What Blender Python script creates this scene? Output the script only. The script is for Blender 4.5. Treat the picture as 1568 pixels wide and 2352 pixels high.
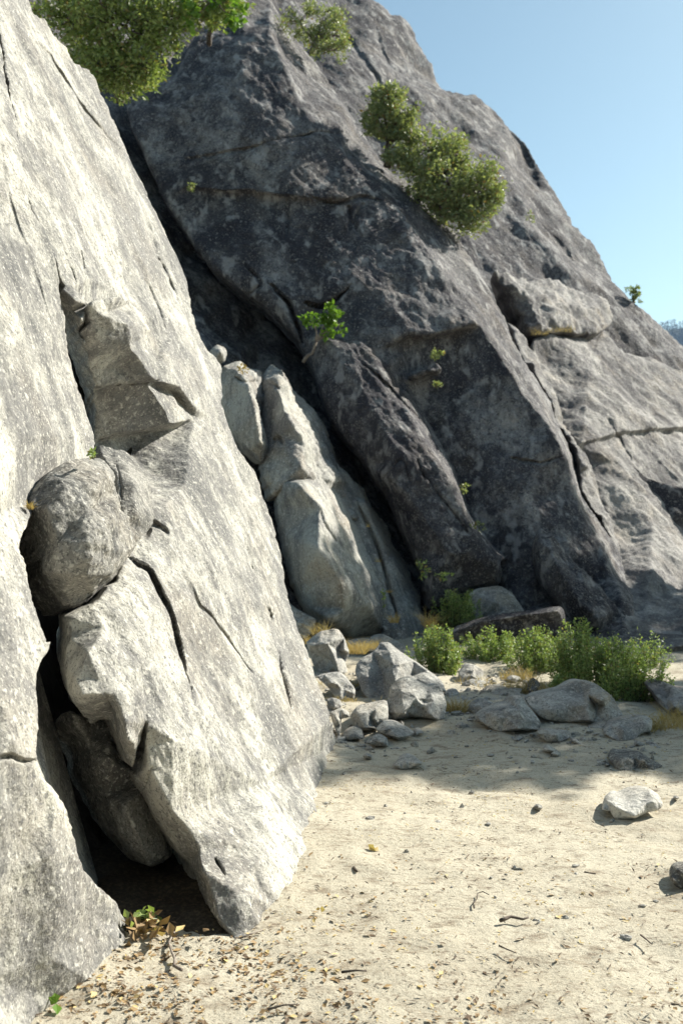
import bpy, math, random
import numpy as np
from mathutils import Vector, Matrix
from mathutils.geometry import delaunay_2d_cdt

# ------------------------------------------------------------------ camera, sky, sun, exposure
scene = bpy.context.scene
for o in list(bpy.data.objects):
    bpy.data.objects.remove(o)
COL = scene.collection
CAM_Z = 1.6
FPX = 2286.0                      # focal length in units of the 1568 x 2351 working frame
CX, CY = 784.0, 1175.5

cam_d = bpy.data.cameras.new('camera')
cam = bpy.data.objects.new('camera', cam_d)
COL.objects.link(cam)
cam.location = (0, 0, CAM_Z)
cam.rotation_euler = (math.radians(90), 0, 0)
cam_d.sensor_fit = 'VERTICAL'
cam_d.sensor_height = 36.0
cam_d.sensor_width = 24.0
cam_d.lens = 35.0
cam_d.clip_start = 0.05
cam_d.clip_end = 4000
cam_d.dof.use_dof = True
cam_d.dof.focus_distance = 4.6
cam_d.dof.aperture_fstop = 3.6
scene.camera = cam
scene.render.resolution_x = 682
scene.render.resolution_y = 1024

SUN = np.array((0.69, 0.43, 0.585))
SUN = SUN / np.linalg.norm(SUN)
world = bpy.data.worlds.new('World')
scene.world = world
world.use_nodes = True
wn = world.node_tree
bg = wn.nodes['Background']
sky = wn.nodes.new('ShaderNodeTexSky')
sky.sky_type = 'NISHITA'
sky.sun_disc = False
sky.sun_elevation = math.asin(SUN[2])
sky.sun_rotation = math.atan2(SUN[0], SUN[1])
sky.altitude = 1200
sky.air_density = 1.0
sky.dust_density = 2.5
sky.ozone_density = 1.0
tint = wn.nodes.new('ShaderNodeMix'); tint.data_type = 'RGBA'; tint.blend_type = 'MULTIPLY'
tint.inputs[0].default_value = 1.0
tint.inputs[7].default_value = (1.02, 1.14, 0.95, 1)
wn.links.new(sky.outputs[0], tint.inputs[6])
wn.links.new(tint.outputs[2], bg.inputs[0])
bg.inputs[1].default_value = 0.072

sun_d = bpy.data.lights.new('sun', 'SUN')
sun_d.energy = 5.0
sun_d.angle = math.radians(0.55)
sun_d.color = (1.0, 0.95, 0.84)
sun = bpy.data.objects.new('sun', sun_d)
COL.objects.link(sun)
sun.rotation_euler = Vector(SUN).to_track_quat('Z', 'Y').to_euler()
sun.location = (20, 8, 20)

scene.view_settings.view_transform = 'Standard'
scene.view_settings.look = 'None'
scene.view_settings.gamma = 1.0
scene.view_settings.exposure = 1.1
scene.view_settings.use_curve_mapping = False
scene.cycles.use_denoising = True
scene.cycles.max_bounces = 5
scene.cycles.diffuse_bounces = 2
scene.cycles.volume_bounces = 1
scene.cycles.use_adaptive_sampling = True

rng = np.random.default_rng(7)
random.seed(7)

# ------------------------------------------------------------------ noise
_perm = np.random.default_rng(11).permutation(512).astype(np.int64)
_perm = np.concatenate([_perm, _perm, _perm])
_grad = np.random.default_rng(12).normal(size=(512, 3))
_grad /= np.linalg.norm(_grad, axis=1)[:, None]

def perlin(p):
    p = np.asarray(p, float)
    i = np.floor(p).astype(np.int64)
    f = p - i
    u = f * f * f * (f * (f * 6 - 15) + 10)
    i &= 511
    out = 0
    for dx in (0, 1):
        wx = u[:, 0] if dx else 1 - u[:, 0]
        for dy in (0, 1):
            wy = u[:, 1] if dy else 1 - u[:, 1]
            for dz in (0, 1):
                wz = u[:, 2] if dz else 1 - u[:, 2]
                h = _perm[(_perm[(_perm[(i[:, 0] + dx) & 511] + i[:, 1] + dy) & 511] + i[:, 2] + dz) & 511]
                g = _grad[h]
                out = out + wx * wy * wz * (g[:, 0] * (f[:, 0] - dx) + g[:, 1] * (f[:, 1] - dy) + g[:, 2] * (f[:, 2] - dz))
    return out * 1.5

def fbm(p, oct=4, gain=0.5, ridge=False):
    a, s, tot = 1.0, 0.0, 0.0
    p = np.array(p, float)
    for k in range(oct):
        n = perlin(p + 17.3 * k)
        if ridge:
            n = 1 - 2 * np.abs(n)
        s = s + a * n
        a *= gain
        p = p * 2.03
    return s

# ------------------------------------------------------------------ materials
def new_mat(name):
    m = bpy.data.materials.new(name)
    m.use_nodes = True
    nt = m.node_tree
    b = nt.nodes['Principled BSDF']
    b.inputs['Specular IOR Level'].default_value = 0.25
    return m, nt, b

def N(nt, typ, **kw):
    n = nt.nodes.new(typ)
    for k, v in kw.items():
        if k.startswith('i_'):
            n.inputs[k[2:].replace('_', ' ')].default_value = v
        else:
            setattr(n, k, v)
    return n

def noise(nt, vec, scale, detail=4, rough=0.55, dist=0.0):
    n = N(nt, 'ShaderNodeTexNoise')
    n.inputs['Scale'].default_value = scale
    n.inputs['Detail'].default_value = detail
    n.inputs['Roughness'].default_value = rough
    n.inputs['Distortion'].default_value = dist
    nt.links.new(vec, n.inputs['Vector'])
    return n.outputs['Fac']

def ramp(nt, fac, stops):
    r = N(nt, 'ShaderNodeValToRGB')
    els = r.color_ramp.elements
    while len(els) < len(stops):
        els.new(0.5)
    for e, (p, c) in zip(els, stops):
        e.position = p
        e.color = (c, c, c, 1) if not isinstance(c, tuple) else (*c, 1)
    nt.links.new(fac, r.inputs[0])
    return r.outputs[0]

def mix(nt, fac, a, b, mode='MIX'):
    m = N(nt, 'ShaderNodeMix', data_type='RGBA', blend_type=mode)
    for sock, v in ((m.inputs[0], fac), (m.inputs[6], a), (m.inputs[7], b)):
        if isinstance(v, (int, float)):
            sock.default_value = v
        elif isinstance(v, tuple):
            sock.default_value = (*v, 1)
        else:
            nt.links.new(v, sock)
    return m.outputs[2]

def granite(name, light, mid, dark, patch=(0.42, 0.62), patch_scale=2.2, stain=(0.60, 0.72), stain_scale=1.1,
            fleck=0.75, spots=0.0, pale=1.0, lichen=0.0, dip=25.0, stretch=0.3, bump=0.6, lump=2.0, grain=1.0, tan=0.35, wh=(0.60, 0.68)):
    m, nt, b = new_mat(name)
    geo = N(nt, 'ShaderNodeNewGeometry')
    pos = geo.outputs['Position']
    mp = N(nt, 'ShaderNodeMapping')
    mp.inputs['Rotation'].default_value = (0, math.radians(dip), 0)
    mp.inputs['Scale'].default_value = (1, 1, stretch)
    nt.links.new(pos, mp.inputs['Vector'])
    sv = mp.outputs[0]
    big = noise(nt, sv, patch_scale, 6, 0.62, 0.4)
    med = noise(nt, sv, patch_scale * 6.5, 5, 0.6, 0.3)
    mm = N(nt, 'ShaderNodeMath', operation='MULTIPLY_ADD')
    nt.links.new(med, mm.inputs[0]); mm.inputs[1].default_value = 0.55
    nt.links.new(big, mm.inputs[2])
    sub = N(nt, 'ShaderNodeMath', operation='SUBTRACT'); nt.links.new(mm.outputs[0], sub.inputs[0]); sub.inputs[1].default_value = 0.275
    f1 = ramp(nt, sub.outputs[0], [(patch[0], 0.0), (patch[1], 1.0)])
    c = mix(nt, f1, light, mid)
    st = noise(nt, sv, stain_scale, 7, 0.66, 0.6)
    f2 = ramp(nt, st, [(stain[0], 0.0), (stain[1], 1.0)])
    c = mix(nt, f2, c, dark)
    # warm weathering
    tn = noise(nt, pos, 1.7, 4, 0.6)
    f3 = ramp(nt, tn, [(0.5, 0.0), (0.72, tan)])
    c = mix(nt, f3, c, (0.36, 0.27, 0.16), 'MIX')
    # crystals: dark and pale flecks of several sizes
    for sc, lo, hi, col, amt in ((55 * grain, 0.58, 0.66, dark, fleck), (130 * grain, 0.56, 0.66, dark, fleck * 0.8),
                                 (34 * grain, wh[0], wh[1], (0.62, 0.60, 0.54), 0.55 * pale), (85 * grain, 0.58, 0.66, (0.6, 0.58, 0.52), 0.5 * pale)):
        fl = noise(nt, pos, sc, 2, 0.5)
        f = ramp(nt, fl, [(lo, 0.0), (hi, amt)])
        c = mix(nt, f, c, col)
    if lichen > 0:                           # crusts of dark lichen with ragged rims, where they please
        wv = noise(nt, pos, 5.0 * grain, 3, 0.6)
        va = N(nt, 'ShaderNodeVectorMath', operation='MULTIPLY_ADD')
        nt.links.new(pos, va.inputs[0]); va.inputs[1].default_value = (1, 1, 1)
        cv_ = N(nt, 'ShaderNodeCombineXYZ')
        for k in range(3): nt.links.new(wv, cv_.inputs[k])
        sc_ = N(nt, 'ShaderNodeVectorMath', operation='SCALE'); sc_.inputs['Scale'].default_value = 0.25 / grain
        nt.links.new(cv_.outputs[0], sc_.inputs[0]); nt.links.new(sc_.outputs[0], va.inputs[2])
        cr = noise(nt, va.outputs[0], 9.0 * grain, 6, 0.75)
        ms_ = noise(nt, pos, 1.3 * grain, 3, 0.6)
        ml = N(nt, 'ShaderNodeMath', operation='MULTIPLY_ADD'); nt.links.new(ms_, ml.inputs[0]); ml.inputs[1].default_value = 0.6; nt.links.new(cr, ml.inputs[2])
        f = ramp(nt, ml.outputs[0], [(0.84, 0.0), (0.92, lichen)])
        c = mix(nt, f, c, dark)
    if spots > 0:
        vo = noise(nt, sv, 9.0 * grain, 3, 0.6, 0.2)
        f = ramp(nt, vo, [(0.56, 0.0), (0.66, spots)])
        c = mix(nt, f, c, (0.40, 0.39, 0.38))
    nt.links.new(c, b.inputs['Base Color'])
    b.inputs['Roughness'].default_value = 0.9
    h1 = noise(nt, pos, 26 * grain, 6, 0.7)
    h2 = noise(nt, sv, 7 * grain, 5, 0.65)
    ad = N(nt, 'ShaderNodeMath', operation='MULTIPLY_ADD')
    nt.links.new(h2, ad.inputs[0]); ad.inputs[1].default_value = lump
    nt.links.new(h1, ad.inputs[2])
    bp = N(nt, 'ShaderNodeBump')
    bp.inputs['Strength'].default_value = bump
    bp.inputs['Distance'].default_value = 0.02 / grain
    nt.links.new(ad.outputs[0], bp.inputs['Height'])
    nt.links.new(bp.outputs[0], b.inputs['Normal'])
    return m

M = {}
M['slab'] = granite('pale_granite', (0.50, 0.485, 0.43), (0.205, 0.20, 0.192), (0.105, 0.105, 0.105), patch=(0.36, 0.58), patch_scale=1.8, stain=(0.52, 0.70), stain_scale=1.2, fleck=0.75, tan=0.15, bump=0.7, stretch=.7, lichen=.5)
M['grey'] = granite('lichen_grey_granite', (0.30, 0.29, 0.265), (0.135, 0.135, 0.13), (0.06, 0.06, 0.062), patch=(0.38, 0.60), patch_scale=3.0, stain=(0.50, 0.66), stain_scale=2.2, fleck=0.7, tan=0.2, bump=0.9, stretch=.6, lichen=.6)
M['rib'] = granite('weathered_granite_rib', (0.42, 0.41, 0.37), (0.205, 0.20, 0.195), (0.085, 0.085, 0.085), patch=(0.40, 0.62), stain=(0.54, 0.70), fleck=0.5, grain=0.6, bump=0.7, lichen=.4)
M['dark'] = granite('dark_lichen_granite', (0.255, 0.25, 0.25), (0.078, 0.075, 0.084), (0.031, 0.029, 0.037), lump=.8, patch=(0.36, 0.56), patch_scale=2.0, stain=(0.44, 0.60), stain_scale=0.9,
                    fleck=0.75, spots=0.55, pale=0.5, grain=0.5, bump=1.0, tan=0.15, wh=(0.62, 0.70), stretch=.5, lichen=.7)
M['cleft_shade'] = granite('shade_dark_granite', (0.07, 0.06, 0.055), (0.035, 0.03, 0.028), (0.02, 0.018, 0.016), fleck=0.3, pale=0.05, bump=0.8)  # stained rock, colour blackened to stand in for the cleft's deep shade
M['mid'] = granite('grey_weathered_granite', (0.375, 0.36, 0.34), (0.185, 0.178, 0.178), (0.07, 0.067, 0.074), lump=1.0, patch=(0.38, 0.60), patch_scale=1.4, stain=(0.46, 0.64), stain_scale=0.7,
                   fleck=0.6, spots=0.4, pale=0.5, grain=0.4, bump=1.0, tan=0.25, stretch=.4, lichen=.6)
M['white'] = granite('white_granite', (0.56, 0.545, 0.50), (0.42, 0.41, 0.38), (0.2, 0.2, 0.2), patch=(0.45, 0.68), patch_scale=4.0, stain=(0.62, 0.74), stain_scale=3.0, fleck=0.6, bump=0.8, dip=0, stretch=1.0)
M['stone'] = granite('loose_granite', (0.44, 0.43, 0.395), (0.25, 0.245, 0.235), (0.11, 0.11, 0.11), patch=(0.40, 0.62), patch_scale=4.0, stain=(0.56, 0.70), stain_scale=3.0,
                     fleck=0.7, grain=0.9, bump=0.9, dip=0, stretch=1.0, tan=.45)

def ground_material():
    m, nt, b = new_mat('sandy_ground')
    geo = N(nt, 'ShaderNodeNewGeometry')
    pos = geo.outputs['Position']
    big = noise(nt, pos, 0.8, 5, 0.6, 0.5)
    c = mix(nt, ramp(nt, big, [(0.42, 0.0), (0.68, 1.0)]), (0.50, 0.46, 0.37), (0.41, 0.37, 0.29))
    mp = N(nt, 'ShaderNodeMapping'); mp.inputs['Scale'].default_value = (0.55, 1.0, 1.0)
    nt.links.new(pos, mp.inputs['Vector'])
    med = noise(nt, mp.outputs[0], 11, 6, 0.68, 0.3)
    c = mix(nt, ramp(nt, med, [(0.52, 0.0), (0.70, 0.75)]), c, (0.17, 0.125, 0.085))
    lit = noise(nt, mp.outputs[0], 38, 4, 0.65)
    c = mix(nt, ramp(nt, lit, [(0.56, 0.0), (0.68, 0.7)]), c, (0.15, 0.11, 0.08))
    fine = noise(nt, pos, 150, 3, 0.6)
    c = mix(nt, ramp(nt, fine, [(0.56, 0.0), (0.68, 0.6)]), c, (0.56, 0.50, 0.38))
    fine2 = noise(nt, pos, 95, 3, 0.6)
    c = mix(nt, ramp(nt, fine2, [(0.57, 0.0), (0.67, 0.6)]), c, (0.13, 0.10, 0.075))
    nt.links.new(c, b.inputs['Base Color'])
    b.inputs['Roughness'].default_value = 0.95
    b.inputs['Specular IOR Level'].default_value = 0.1
    h = noise(nt, pos, 30, 8, 0.72)
    bp = N(nt, 'ShaderNodeBump'); bp.inputs['Strength'].default_value = 0.7; bp.inputs['Distance'].default_value = 0.02
    nt.links.new(h, bp.inputs['Height']); nt.links.new(bp.outputs[0], b.inputs['Normal'])
    return m
M['ground'] = ground_material()

def leaf_material(name, c1, c2, c3=None, trans=0.35, gloss=0.45):
    """leaf colour runs from c1 to c2 leaf by leaf (the tint attribute), a few c3"""
    m, nt, b = new_mat(name)
    at = N(nt, 'ShaderNodeAttribute', attribute_name='tint')
    sep = N(nt, 'ShaderNodeSeparateColor')
    nt.links.new(at.outputs['Color'], sep.inputs[0])
    c = mix(nt, sep.outputs[0], c1, c2)
    if c3:
        c = mix(nt, ramp(nt, sep.outputs[1], [(0.90, 0.0), (0.93, 1.0)]), c, c3)
    nt.links.new(c, b.inputs['Base Color'])
    b.inputs['Roughness'].default_value = gloss
    b.inputs['Specular IOR Level'].default_value = 0.4
    tr = N(nt, 'ShaderNodeBsdfTranslucent')
    c2_ = mix(nt, 1.0, c, (1.0, 1.0, 0.45), 'MULTIPLY')
    nt.links.new(c2_, tr.inputs['Color'])
    ms = N(nt, 'ShaderNodeMixShader'); ms.inputs[0].default_value = trans
    nt.links.new(b.outputs[0], ms.inputs[1]); nt.links.new(tr.outputs[0], ms.inputs[2])
    nt.links.new(ms.outputs[0], nt.nodes['Material Output'].inputs['Surface'])
    return m
M['oak'] = leaf_material('oak_leaves', (0.14, 0.21, 0.06), (0.35, 0.42, 0.17), (0.22, 0.19, 0.07), 0.4)
M['olive'] = leaf_material('olive_green_leaves', (0.15, 0.20, 0.09), (0.34, 0.39, 0.20), (0.22, 0.16, 0.07), 0.4)
M['fresh'] = leaf_material('fresh_green_leaves', (0.09, 0.19, 0.025), (0.17, 0.30, 0.05), None, 0.45)
M['bush'] = leaf_material('bush_leaves', (0.16, 0.25, 0.08), (0.36, 0.46, 0.18), (0.32, 0.28, 0.12), 0.4)
M['dry'] = leaf_material('dry_grass', (0.40, 0.29, 0.11), (0.55, 0.44, 0.20), None, 0.2, 0.7)
M['litter'] = leaf_material('leaf_litter', (0.11, 0.07, 0.04), (0.40, 0.27, 0.13), (0.62, 0.48, 0.22), 0.1, 0.7)
M['needles'] = leaf_material('needle_litter', (0.07, 0.05, 0.035), (0.22, 0.155, 0.10), None, 0.0, 0.8)
M['conifer'] = leaf_material('conifer_needles', (0.03, 0.05, 0.03), (0.05, 0.075, 0.045), None, 0.1, 0.7)

def bark_material(name, c1, c2):
    m, nt, b = new_mat(name)
    geo = N(nt, 'ShaderNodeNewGeometry')
    f = noise(nt, geo.outputs['Position'], 18, 5, 0.6)
    c = mix(nt, ramp(nt, f, [(0.4, 0.0), (0.65, 1.0)]), c1, c2)
    nt.links.new(c, b.inputs['Base Color'])
    b.inputs['Roughness'].default_value = 0.9
    bp = N(nt, 'ShaderNodeBump'); bp.inputs['Strength'].default_value = 0.6; bp.inputs['Distance'].default_value = 0.01
    nt.links.new(f, bp.inputs['Height']); nt.links.new(bp.outputs[0], b.inputs['Normal'])
    return m
M['bark'] = bark_material('dark_bark', (0.06, 0.05, 0.04), (0.16, 0.13, 0.11))
M['twig'] = bark_material('pale_twig', (0.16, 0.13, 0.11), (0.32, 0.28, 0.24))
M['stem'] = bark_material('green_stem', (0.06, 0.08, 0.03), (0.12, 0.13, 0.06))

# ------------------------------------------------------------------ object helpers
def tag(o, label=None, cat=None, group=None, kind=None):
    if label: o['label'] = label
    if cat: o['category'] = cat
    if group: o['group'] = group
    if kind: o['kind'] = kind
    return o

def mesh_obj(name, V, F, mat, parent=None, base=None, smooth=True, sharp=None, tint=None):
    """V: (n,3) world coordinates; the origin goes to base (default: middle of the foot)"""
    V = np.asarray(V, float)
    if base is None:
        lo, hi = V.min(0), V.max(0)
        base = np.array(((lo[0] + hi[0]) / 2, (lo[1] + hi[1]) / 2, lo[2]))
        if parent is not None:
            base = np.zeros(3)
    me = bpy.data.meshes.new(name)
    pv = np.array(parent.location) if parent is not None else np.zeros(3)
    me.from_pydata((V - (base if parent is None else pv)).tolist(), [], F.tolist() if isinstance(F, np.ndarray) else F)
    me.materials.append(M[mat])
    me.polygons.foreach_set('use_smooth', [smooth] * len(me.polygons))
    if tint is not None:
        a = me.color_attributes.new('tint', 'FLOAT_COLOR', 'POINT')
        a.data.foreach_set('color', np.asarray(tint, np.float32).ravel())
    me.update()
    if sharp:
        me.set_sharp_from_angle(angle=math.radians(sharp))
    o = bpy.data.objects.new(name, me)
    COL.objects.link(o)
    if parent is None:
        o.location = base
    else:
        o.parent = parent
    return o

def empty(name, loc):
    o = bpy.data.objects.new(name, None)
    COL.objects.link(o)
    o.location = loc
    o.empty_display_size = 0.2
    return o

def ray(x, y):
    return np.array(((x - CX) / FPX, 1.0, -(y - CY) / FPX))

def pt(x, y, d):
    r = ray(x, y)
    return np.array((r[0] * d, d, CAM_Z + r[2] * d))

def gd(y):
    return CAM_Z * FPX / (y - CY)

class Plane:
    """an inclined rock face: a point on it and its outward normal; depth(x, y, h) = distance of the face, raised by h"""
    def __init__(s, p0, n):
        s.n = np.array(n, float); s.n /= np.linalg.norm(s.n)
        s.c = float(np.dot(s.n, np.array(p0, float) - np.array((0, 0, CAM_Z))))
    def depth(s, x, y, h=0.0):
        return (s.c + h) / float(np.dot(s.n, ray(x, y)))

PS = Plane((-0.425, 3.75, 0), (0.911, -0.128, 0.391))      # the near slabs: steep, facing the clearing
PC = Plane((0.6, 12.4, 0), (0.65, -0.55, 0.52))            # the ribs behind them
PB = Plane((1.03, 12.9, 0), (0.10, -0.85, 0.50))           # the dark wall that closes the clearing
PE = Plane(pt(1300, 1000, 17.1), (0.55, -0.55, 0.63))      # the slabs stepping down on its far side
PD = Plane(pt(1224, 760, 22.0), (0.45, -0.65, 0.60))       # the dome behind

def inside_pt(x, y, A, B):
    c = (A[:, 1] > y) != (B[:, 1] > y)
    A, B = A[c], B[c]
    return bool((x < (B[:, 0] - A[:, 0]) * (y - A[:, 1]) / (B[:, 1] - A[:, 1]) + A[:, 0]).sum() % 2)

def grid_inside(gx, gy, poly):
    r = np.zeros((len(gy), len(gx)), bool)
    A = np.asarray(poly, float); B = np.roll(A, -1, 0)
    for a, b in zip(A, B):
        if a[1] == b[1]: continue
        lo, hi = (a, b) if a[1] < b[1] else (b, a)
        j0, j1 = np.searchsorted(gy, lo[1], 'left'), np.searchsorted(gy, hi[1], 'left')
        for j in range(j0, j1):
            xc = lo[0] + (hi[0] - lo[0]) * (gy[j] - lo[1]) / (hi[1] - lo[1])
            r[j, :np.searchsorted(gx, xc, 'left')] ^= True
    return r

def grid_dist(gx, gy, line, closed, R):
    """distance (up to R), nearest point and parameter of grid nodes to a polyline"""
    A = np.asarray(line, float); B = np.roll(A, -1, 0)
    if not closed: A, B = A[:-1], B[:-1]
    ny, nx = len(gy), len(gx)
    best = np.full((ny, nx), (2 * R) ** 2 + 1.0); q = np.zeros((ny, nx, 2)); par = np.zeros((ny, nx))
    n = max(1, len(A))
    for k, (a, b) in enumerate(zip(A, B)):
        x0, x1 = np.searchsorted(gx, min(a[0], b[0]) - R), np.searchsorted(gx, max(a[0], b[0]) + R)
        y0, y1 = np.searchsorted(gy, min(a[1], b[1]) - R), np.searchsorted(gy, max(a[1], b[1]) + R)
        if x1 <= x0 or y1 <= y0: continue
        X, Y = gx[None, x0:x1], gy[y0:y1, None]
        ab = b - a
        t = np.clip(((X - a[0]) * ab[0] + (Y - a[1]) * ab[1]) / (ab @ ab + 1e-12), 0, 1)
        cx, cy = a[0] + t * ab[0], a[1] + t * ab[1]
        d2 = (X - cx) ** 2 + (Y - cy) ** 2
        sb = best[y0:y1, x0:x1]
        w = d2 < sb
        sb[w] = d2[w]
        q[y0:y1, x0:x1, 0][w] = cx[w]; q[y0:y1, x0:x1, 1][w] = cy[w]
        par[y0:y1, x0:x1][w] = ((k + t) / n)[w]
    return np.sqrt(best).ravel(), q.reshape(-1, 2), par.ravel()

def rough_outline(poly, seed, amp=1.6, seg=7.0):
    """subdivides the outline and frays it a little"""
    r = np.random.default_rng(seed)
    P = np.asarray(poly, float)
    out = []
    n = len(P)
    for i in range(n):
        a, b = P[i], P[(i + 1) % n]
        p, q = P[i - 1], P[(i + 2) % n]
        L = np.linalg.norm(b - a)
        k = max(1, int(L / seg))
        for j in range(k):
            t = j / k
            lin = a + (b - a) * t
            # gentle Catmull-Rom so that corners read as weathered
            cr = 0.5 * ((2 * a) + (-p + b) * t + (2 * p - 5 * a + 4 * b - q) * t * t + (-p + 3 * a - 3 * b + q) * t ** 3)
            if np.linalg.norm(cr - lin) > 6: cr = lin
            c = 0.5 * lin + 0.5 * cr
            if j: c = c + r.normal(size=2) * amp * 0.55
            out.append(c)
    return np.array(out)

def rock_geometry(plane, outline, inner=(), creases=(), step=3.0, smooth=3, rnd=0.05, thick=0.6, back=None, amps=((1.5, 0.03), (6, 0.012), (22, 0.004)),
                  cracks=(), seed=1, fray=1.6, foot=9, dip_stretch=1.0, taper=0.25, steps=3):
    def dep(p):
        x, y, h = p[0], p[1], p[2]
        if h == 'g':
            return gd(y)
        if isinstance(h, str):
            return float(h)
        return plane.depth(x, y, h)
    ctrl, edges = [], []
    def add(p):
        d = dep(p)
        yy = p[1] + (foot if p[2] == 'g' else 0)
        for i, c in enumerate(ctrl):
            if abs(c[0] - p[0]) < 0.3 and abs(c[1] - yy) < 0.3:
                return i
        ctrl.append((p[0], yy, 1.0 / d))
        return len(ctrl) - 1
    idx = [add(p) for p in outline]
    edges += [(idx[i], idx[(i + 1) % len(idx)]) for i in range(len(idx))]
    for p in inner: add(p)
    for cr in creases:
        ci = [add(p) for p in cr]
        edges += list(zip(ci[:-1], ci[1:]))
    poly0 = [(ctrl[i][0], ctrl[i][1]) for i in idx]
    res = delaunay_2d_cdt([Vector((c[0], c[1])) for c in ctrl], edges, [], 0, 1e-5)
    cv, cf, ov = res[0], res[2], res[3]
    w = []
    C = np.array(ctrl)
    for k, v in enumerate(cv):
        if ov[k]:
            w.append(ctrl[ov[k][0]][2])
        else:
            dd = (C[:, 0] - v.x) ** 2 + (C[:, 1] - v.y) ** 2
            j = np.argsort(dd)[:2]
            w.append(float((C[j, 2] / (dd[j] + 1)).sum() / (1 / (dd[j] + 1)).sum()))
    poly = rough_outline(poly0, seed, fray)
    lo, hi = poly.min(0), poly.max(0)
    nx, ny = int((hi[0] - lo[0]) / step) + 4, int((hi[1] - lo[1]) / step) + 4
    gx = lo[0] - step * 1.5 + np.arange(nx) * step
    gy = lo[1] - step * 1.5 + np.arange(ny) * step
    X, Y = np.meshgrid(gx, gy)
    P = np.stack([X.ravel(), Y.ravel()], 1)
    ins = grid_inside(gx, gy, poly)
    near = np.zeros_like(ins)
    for dy in (-1, 0, 1):
        for dx in (-1, 0, 1):
            near |= np.roll(np.roll(ins, dy, 0), dx, 1)
    rim = near & ~ins
    ri = np.flatnonzero(rim.ravel())
    gdist, gq, gpar = grid_dist(gx, gy, poly, True, step * 2.6)
    P[ri] = gq[ri]
    valid = ins | rim
    vi = np.flatnonzero(valid.ravel())
    W = np.full(nx * ny, np.nan)
    Q = P[vi]
    rimv0 = rim.ravel()[vi]
    Wv = np.full(len(vi), np.nan)
    for tri in cf:
        a, b, c = (np.array((cv[k].x, cv[k].y)) for k in tri[:3])
        den = (b[1] - c[1]) * (a[0] - c[0]) + (c[0] - b[0]) * (a[1] - c[1])
        if abs(den) < 1e-9: continue
        mn = np.minimum(np.minimum(a, b), c) - 0.5; mx = np.maximum(np.maximum(a, b), c) + 0.5
        s = np.flatnonzero((Q[:, 0] >= mn[0]) & (Q[:, 0] <= mx[0]) & (Q[:, 1] >= mn[1]) & (Q[:, 1] <= mx[1]))
        if not len(s): continue
        l1 = ((b[1] - c[1]) * (Q[s, 0] - c[0]) + (c[0] - b[0]) * (Q[s, 1] - c[1])) / den
        l2 = ((c[1] - a[1]) * (Q[s, 0] - c[0]) + (a[0] - c[0]) * (Q[s, 1] - c[1])) / den
        l3 = 1 - l1 - l2
        ok = (l1 > -1e-3) & (l2 > -1e-3) & (l3 > -1e-3)
        s2 = s[ok]
        Wv[s2] = l1[ok] * w[tri[0]] + l2[ok] * w[tri[1]] + l3[ok] * w[tri[2]]
    W[vi] = Wv
    W = W.reshape(ny, nx)
    for _ in range(60):                      # frayed rim points outside the control mesh
        bad = valid & np.isnan(W)
        if not bad.any(): break
        s = np.zeros_like(W); n = np.zeros_like(W)
        for dy, dx in ((0, 1), (0, -1), (1, 0), (-1, 0), (1, 1), (-1, -1), (1, -1), (-1, 1)):
            r = np.roll(np.roll(W, dy, 0), dx, 1)
            g = ~np.isnan(r)
            s[g] += r[g]; n[g] += 1
        f = bad & (n > 0)
        W[f] = s[f] / n[f]
    for _ in range(smooth):
        s = np.zeros_like(W); n = np.zeros_like(W)
        for dy, dx in ((0, 1), (0, -1), (1, 0), (-1, 0)):
            r = np.roll(np.roll(W, dy, 0), dx, 1)
            g = valid & np.roll(np.roll(valid, dy, 0), dx, 1)
            s[g] += r[g]; n[g] += 1
        f = valid & (n > 0)
        W2 = W.copy()
        W2[f] = 0.4 * W[f] + 0.6 * s[f] / n[f]
        W = W2
    D = 1.0 / W.ravel()[vi]
    dmed = np.median(D)
    if rnd > 0:
        rp = rnd * FPX / dmed * 0.9
        db = grid_dist(gx, gy, poly, True, rp + step)[0][vi]
        db[rimv0] = 0
        t = np.clip(db / rp, 0, 1)
        D = D + rnd * (1 - np.sqrt(np.clip(1 - (1 - t) ** 2, 0, 1)))
    r2 = np.random.default_rng(seed + 5)
    for line, width, depth in cracks:
        L = rough_outline(list(line) + list(line)[-2:0:-1], seed + 3, width * 0.22, 12.0)
        half = len(L) // 2 + 1
        L = L[:half]
        dd, _, par = (k[vi] for k in grid_dist(gx, gy, L, False, width * 3.2))
        tp = np.sqrt(np.clip(1 - np.abs(2 * par - 1) ** 3, 0, 1))
        wob = 0.85 + 0.15 * np.sin(par * 17 + seed)
        D = D + depth * tp * wob * np.exp(-(dd / (width * (0.35 + 0.65 * tp))) ** 2)
    V = np.stack([(Q[:, 0] - CX) / FPX * D, D, CAM_Z - (Q[:, 1] - CY) / FPX * D], 1)
    # relief along the surface normal
    full = np.full((nx * ny, 3), np.nan); full[vi] = V
    G = full.reshape(ny, nx, 3)
    def diff(ax):
        f = np.roll(G, -1, ax); b = np.roll(G, 1, ax)
        f = np.where(np.isnan(f), G, f); b = np.where(np.isnan(b), G, b)
        return f - b
    nrm = np.cross(diff(0), diff(1)).reshape(-1, 3)[vi]
    ln = np.linalg.norm(nrm, axis=1); ln[ln == 0] = 1
    nrm /= ln[:, None]
    flip = (nrm * (V - np.array((0, 0, CAM_Z)))).sum(1) > 0
    nrm[flip] *= -1
    nrm = 0.4 * nrm + 0.6 * plane.n
    nrm[rimv0] = plane.n
    if rnd > 0: nrm[db < 4 * step] = plane.n
    disp = 0
    u = np.array((0.39, 0, -0.92))
    Vs = V - (V @ u)[:, None] * u * (1 - dip_stretch)
    for k, (fr, am) in enumerate(amps):
        disp = disp + am * fbm(Vs * fr + seed * 3.7 + k * 9.1, 3, 0.5)
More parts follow.
